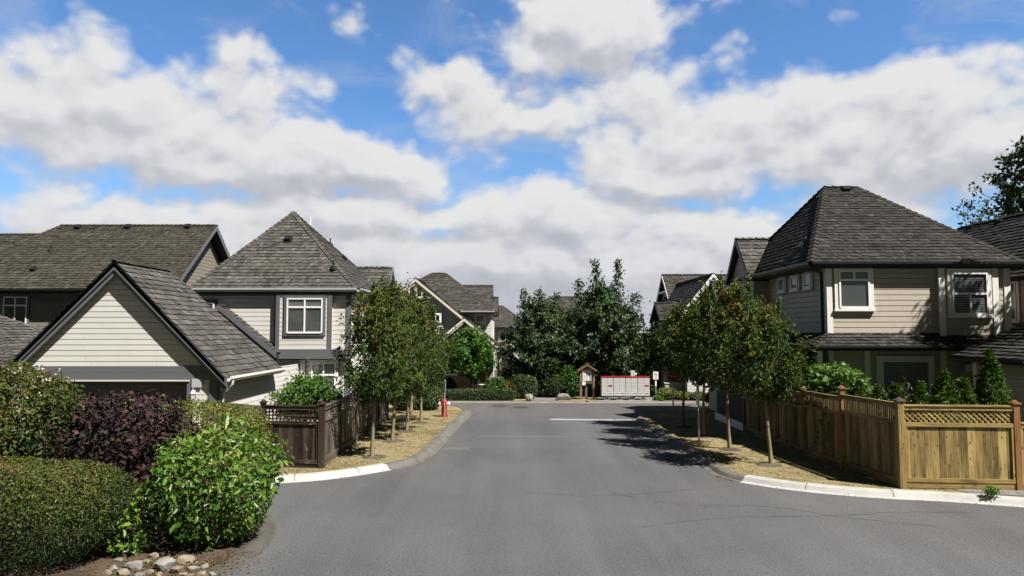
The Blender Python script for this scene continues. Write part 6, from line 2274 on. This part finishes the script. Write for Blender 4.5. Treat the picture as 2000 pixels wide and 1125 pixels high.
# ================================================================== RIGHT YARD
def cyp(u, y, vtop, w_px, seed, label, conical=1.0, n=3600):
    n = int(n * 1.4)
    p = P(u, 790, y)
    h = P(u, vtop, y).z - 0.09
    rx = w_px * 1.45 / 2 / F * y
    tp = lambda hz: np.clip((1 - hz) ** 0.62 * 1.45, 0, 1.0) * (0.55 + 0.45 * np.clip(hz * 4, 0, 1))
    return shrub('cypress', label, (p.x, y, 0.09), (rx, rx, h / 2), n, 0.085, 'lf_cypress', seed, 6.0, 'cypress', 'cypresses behind the golden fence', 0.48, 0.17, 0.12, DIAM, 0.42, 0.16, 0.10, 4.0, 10, taper=tp, droop=-0.9)


cyp(1937, 15.45, 692, 48, 601, 'tallest slim cypress behind the golden lattice panel', n=5200)
cyp(1884, 15.5, 742, 46, 602, 'cypress just left of the tallest one', n=3600)
cyp(1848, 15.6, 735, 60, 603, 'broad cypress, third from the right behind the golden lattice', n=4600)
cyp(1800, 15.7, 756, 46, 604, 'small rounded cypress at the left part of the golden lattice panel', n=3000)
cyp(1748, 16.6, 757, 38, 605, 'cypress just behind the golden fence corner post', n=2600)
cyp(1716, 17.2, 755, 40, 606, 'cypress left of the fence corner post, before the lower window', n=2600)
cyp(1680, 17.6, 745, 46, 607, 'cypress beside the reddish fence post among vine leaves', n=2800)
cyp(1640, 17.9, 735, 56, 608, 'bushy cypress farthest left, half covered by vine leaves', n=3200)
p = P(1610, 760, 18.6)
shrub('vine', 'sprawling light green grape vine topping the shaded fence run', (8.78, 19.2, 0.09), (0.7, 1.6, 1.22), 7500, 0.13, 'lf_vine', 611, 2.6, 'vine', None, 0.5, 0.2, 0.25, LOBE, 0.95, 0.14, 0.16, 2.5, 30)
p = P(1548, 720, 19.4)
shrub('vine', 'grape vine shoots climbing up at the shaded house corner', (8.66, 20.7, 0.09), (0.62, 0.6, 1.45), 2800, 0.14, 'lf_vine', 612, 2.2, 'vine', None, 0.45, 0.2, 0.2, LOBE, 0.95, 0.16, 0.2, 3.0, 20)
p = P(1770, 760, 18.2)
shrub('shrub', 'dark glossy-leaved shrub in front of the lower blinds window', (p.x, 18.5, 0.09), (0.5, 0.4, 0.98), 700, 0.14, 'lf_dark', 613, 2.2, 'shrub', None, 0.5, 0.2, 0.2, OVAL, 0.6, 0.2, 0.2, 3.0, 14)
c = G(1937, 972, 0.1)
shrub('weed', 'bright green weed tuft in the gravel at the golden fence foot', (c.x, c.y, 0.1), (0.16, 0.12, 0.12), 420, 0.07, 'lf_bush', 614, 2.0, 'weed', None, 0.5, 0.2, 0.2, DIAM, 0.25, 0.3, 0.2, 5.0, 0, droop=-1.5)

# tall trees beyond the roofs at the far right
tree('tall_tree', 'sparse tall tree with reaching limbs above the far right roofs', (29.4, 42.0, 0), 12.9, 8.0, egg(0.45, 2.4, 0.35, 0.8), 26, 0.24, 12, 621, 'lf_maple', 'bark_dark', 0.55, None, 0.55, 0.1, 0.22, 1.1, DIAM, 0.6, 0.1, (1.5, 0), 3)
tree('tall_tree', 'dense dark tree at the right edge of the photo above the far right roof', (25.9, 33.0, 0), 13.0, 7.5, egg(0.55, 1.9, 0.3, 0.6), 50, 0.24, 13, 622, 'lf_dark', 'bark_dark', 0.5, None, 0.35, 0.1, 0.2, 0.7, DIAM, 0.65, 0.2, (0, 0), 6)
# tree standing just outside the right edge; its shade falls on the taupe house
tree('tall_tree', 'slim tree right of the golden fence shading the taupe house', (16.2, 16.6, 0.09), 10.6, 2.6, egg(0.30, 1.7, 0.06, 0.8), 64, 0.17, 14, 623, 'lf_dark', 'bark', 0.7, None, 0.4, 0.1, 0.12, 0.6, DIAM, 0.62, 0.3, (0, 0), 8, tips=5)

# ================================================================== NEAR LEFT SHRUBS
shrub('hedge', 'small-leaved dark clipped hedge with rusty top at the bottom left', (-8.15, 10.45, 0.05), (2.25, 1.0, 0.735), 52000, 0.04, 'lf_hedge', 701, 3.2, 'hedge', None, 0.31, 0.15, 0.8, OVAL, 0.55, 0.07, 0.07, 2.6, 90, out_twigs=160, rust=1.0)  # steep top tone puts a sunlit top, plus rust, into the leaf colour
shrub('viburnum', 'tall mixed green and rusty shrub with white flowers at the left edge', (-9.2, 12.35, 0.05), (1.62, 1.0, 1.36), 26000, 0.075, 'lf_mixed', 702, 2.7, 'shrub', None, 0.40, 0.19, 0.30, OVAL, 0.6, 0.14, 0.10, 2.6, 70, flowers=46, out_twigs=60, rust=0.3)
shrub('ninebark', 'dark purple leaved shrub between the flowering shrub and the green bush', (-7.15, 12.6, 0.05), (1.65, 0.85, 1.12), 12500, 0.08, 'lf_purple', 703, 2.3, 'shrub', None, 0.46, 0.19, 0.2, LOBE, 0.9, 0.18, 0.20, 2.2, 90, out_twigs=140, rust=0.2)
shrub('hedge', 'yellow-green clipped hedge behind the leafy bush, in front of the garage', (-5.85, 13.3, 0.05), (1.18, 0.6, 1.04), 16000, 0.052, 'lf_yellow', 704, 4.0, 'hedge', None, 0.48, 0.17, 0.25, OVAL, 0.55, 0.10, 0.06, 3.0, 50, out_twigs=80, rust=0.35)
shrub('leafy_bush', 'bright green large-leaved bush overhanging the bed kerb', (-4.88, 11.4, 0.05), (0.89, 0.88, 0.87), 5000, 0.105, 'lf_bush', 705, 2.15, 'bush', None, 0.42, 0.18, 0.34, OVAL, 0.55, 0.18, 0.30, 2.6, 150, out_twigs=260, taper=lambda h: 0.54 + 0.50 * np.clip(h * 1.7, 0, 1), twig_m='bark')
shrub('creeper', 'small light green creeper between the hedge and the leafy bush', (-5.95, 10.75, 0.05), (0.34, 0.30, 0.42), 520, 0.09, 'lf_bush', 706, 2.2, 'shrub', None, 0.5, 0.17, 0.1, OVAL, 0.6, 0.25, 0.2, 4.0, 12)

# fallen leaves in the bed and on the kerb
rng = np.random.default_rng(12)
lm = MB(12)
n = 700
pos = np.stack([rng.normal(-4.9, 0.55, n), rng.normal(10.2, 0.35, n), np.full(n, 0.075)], 1)
leaves(lm, rng, pos, 0.045, rng.uniform(0.6, 1.0, n), OVAL, 0.6, None, 0.0, 0.35, 1.4)
tag(lm.build('leaf_litter', M['lf_mixed'], None, (-4.7, 10.1, 0.06)), kind='stuff')

# dead leaves and crumbs along the verges and gutters
rng = np.random.default_rng(31)
lm = MB(31)
for poly, (xa, xb, ya, yb), n in ((vpL, (-5.0, -1.6, 16.4, 29.0), 500), (vpR, (4.4, 8.6, 15.0, 28.0), 600)):
    px, py = rng.uniform(xa, xb, n), rng.uniform(ya, yb, n)
    k = inside(px, py, [(p.x, p.y) for p in poly])
    px, py = px[k], py[k]
    leaves(lm, rng, np.stack([px, py, np.full(len(px), 0.115)], 1), rng.uniform(0.03, 0.07, len(px)), rng.uniform(0.55, 1.0, len(px)), OVAL, 0.5, None, 0.0, 0.3, 1.5)
for line, n in ((KL, 260), (KR, 320)):
    idx = rng.integers(0, len(line) - 1, n)
    pp = np.array([tuple(line[i].lerp(line[i + 1], rng.random())) for i in idx]) + rng.normal(size=(n, 3)) * np.array([0.10, 0.10, 0]) + np.array([0, 0, 0.012])
    leaves(lm, rng, pp, rng.uniform(0.02, 0.05, n), rng.uniform(0.5, 1.0, n), OVAL, 0.5, None, 0.0, 0.2, 1.8)
tag(lm.build('leaf_litter', M['lf_mixed'], None, (0, 20, 0.1)), kind='stuff')
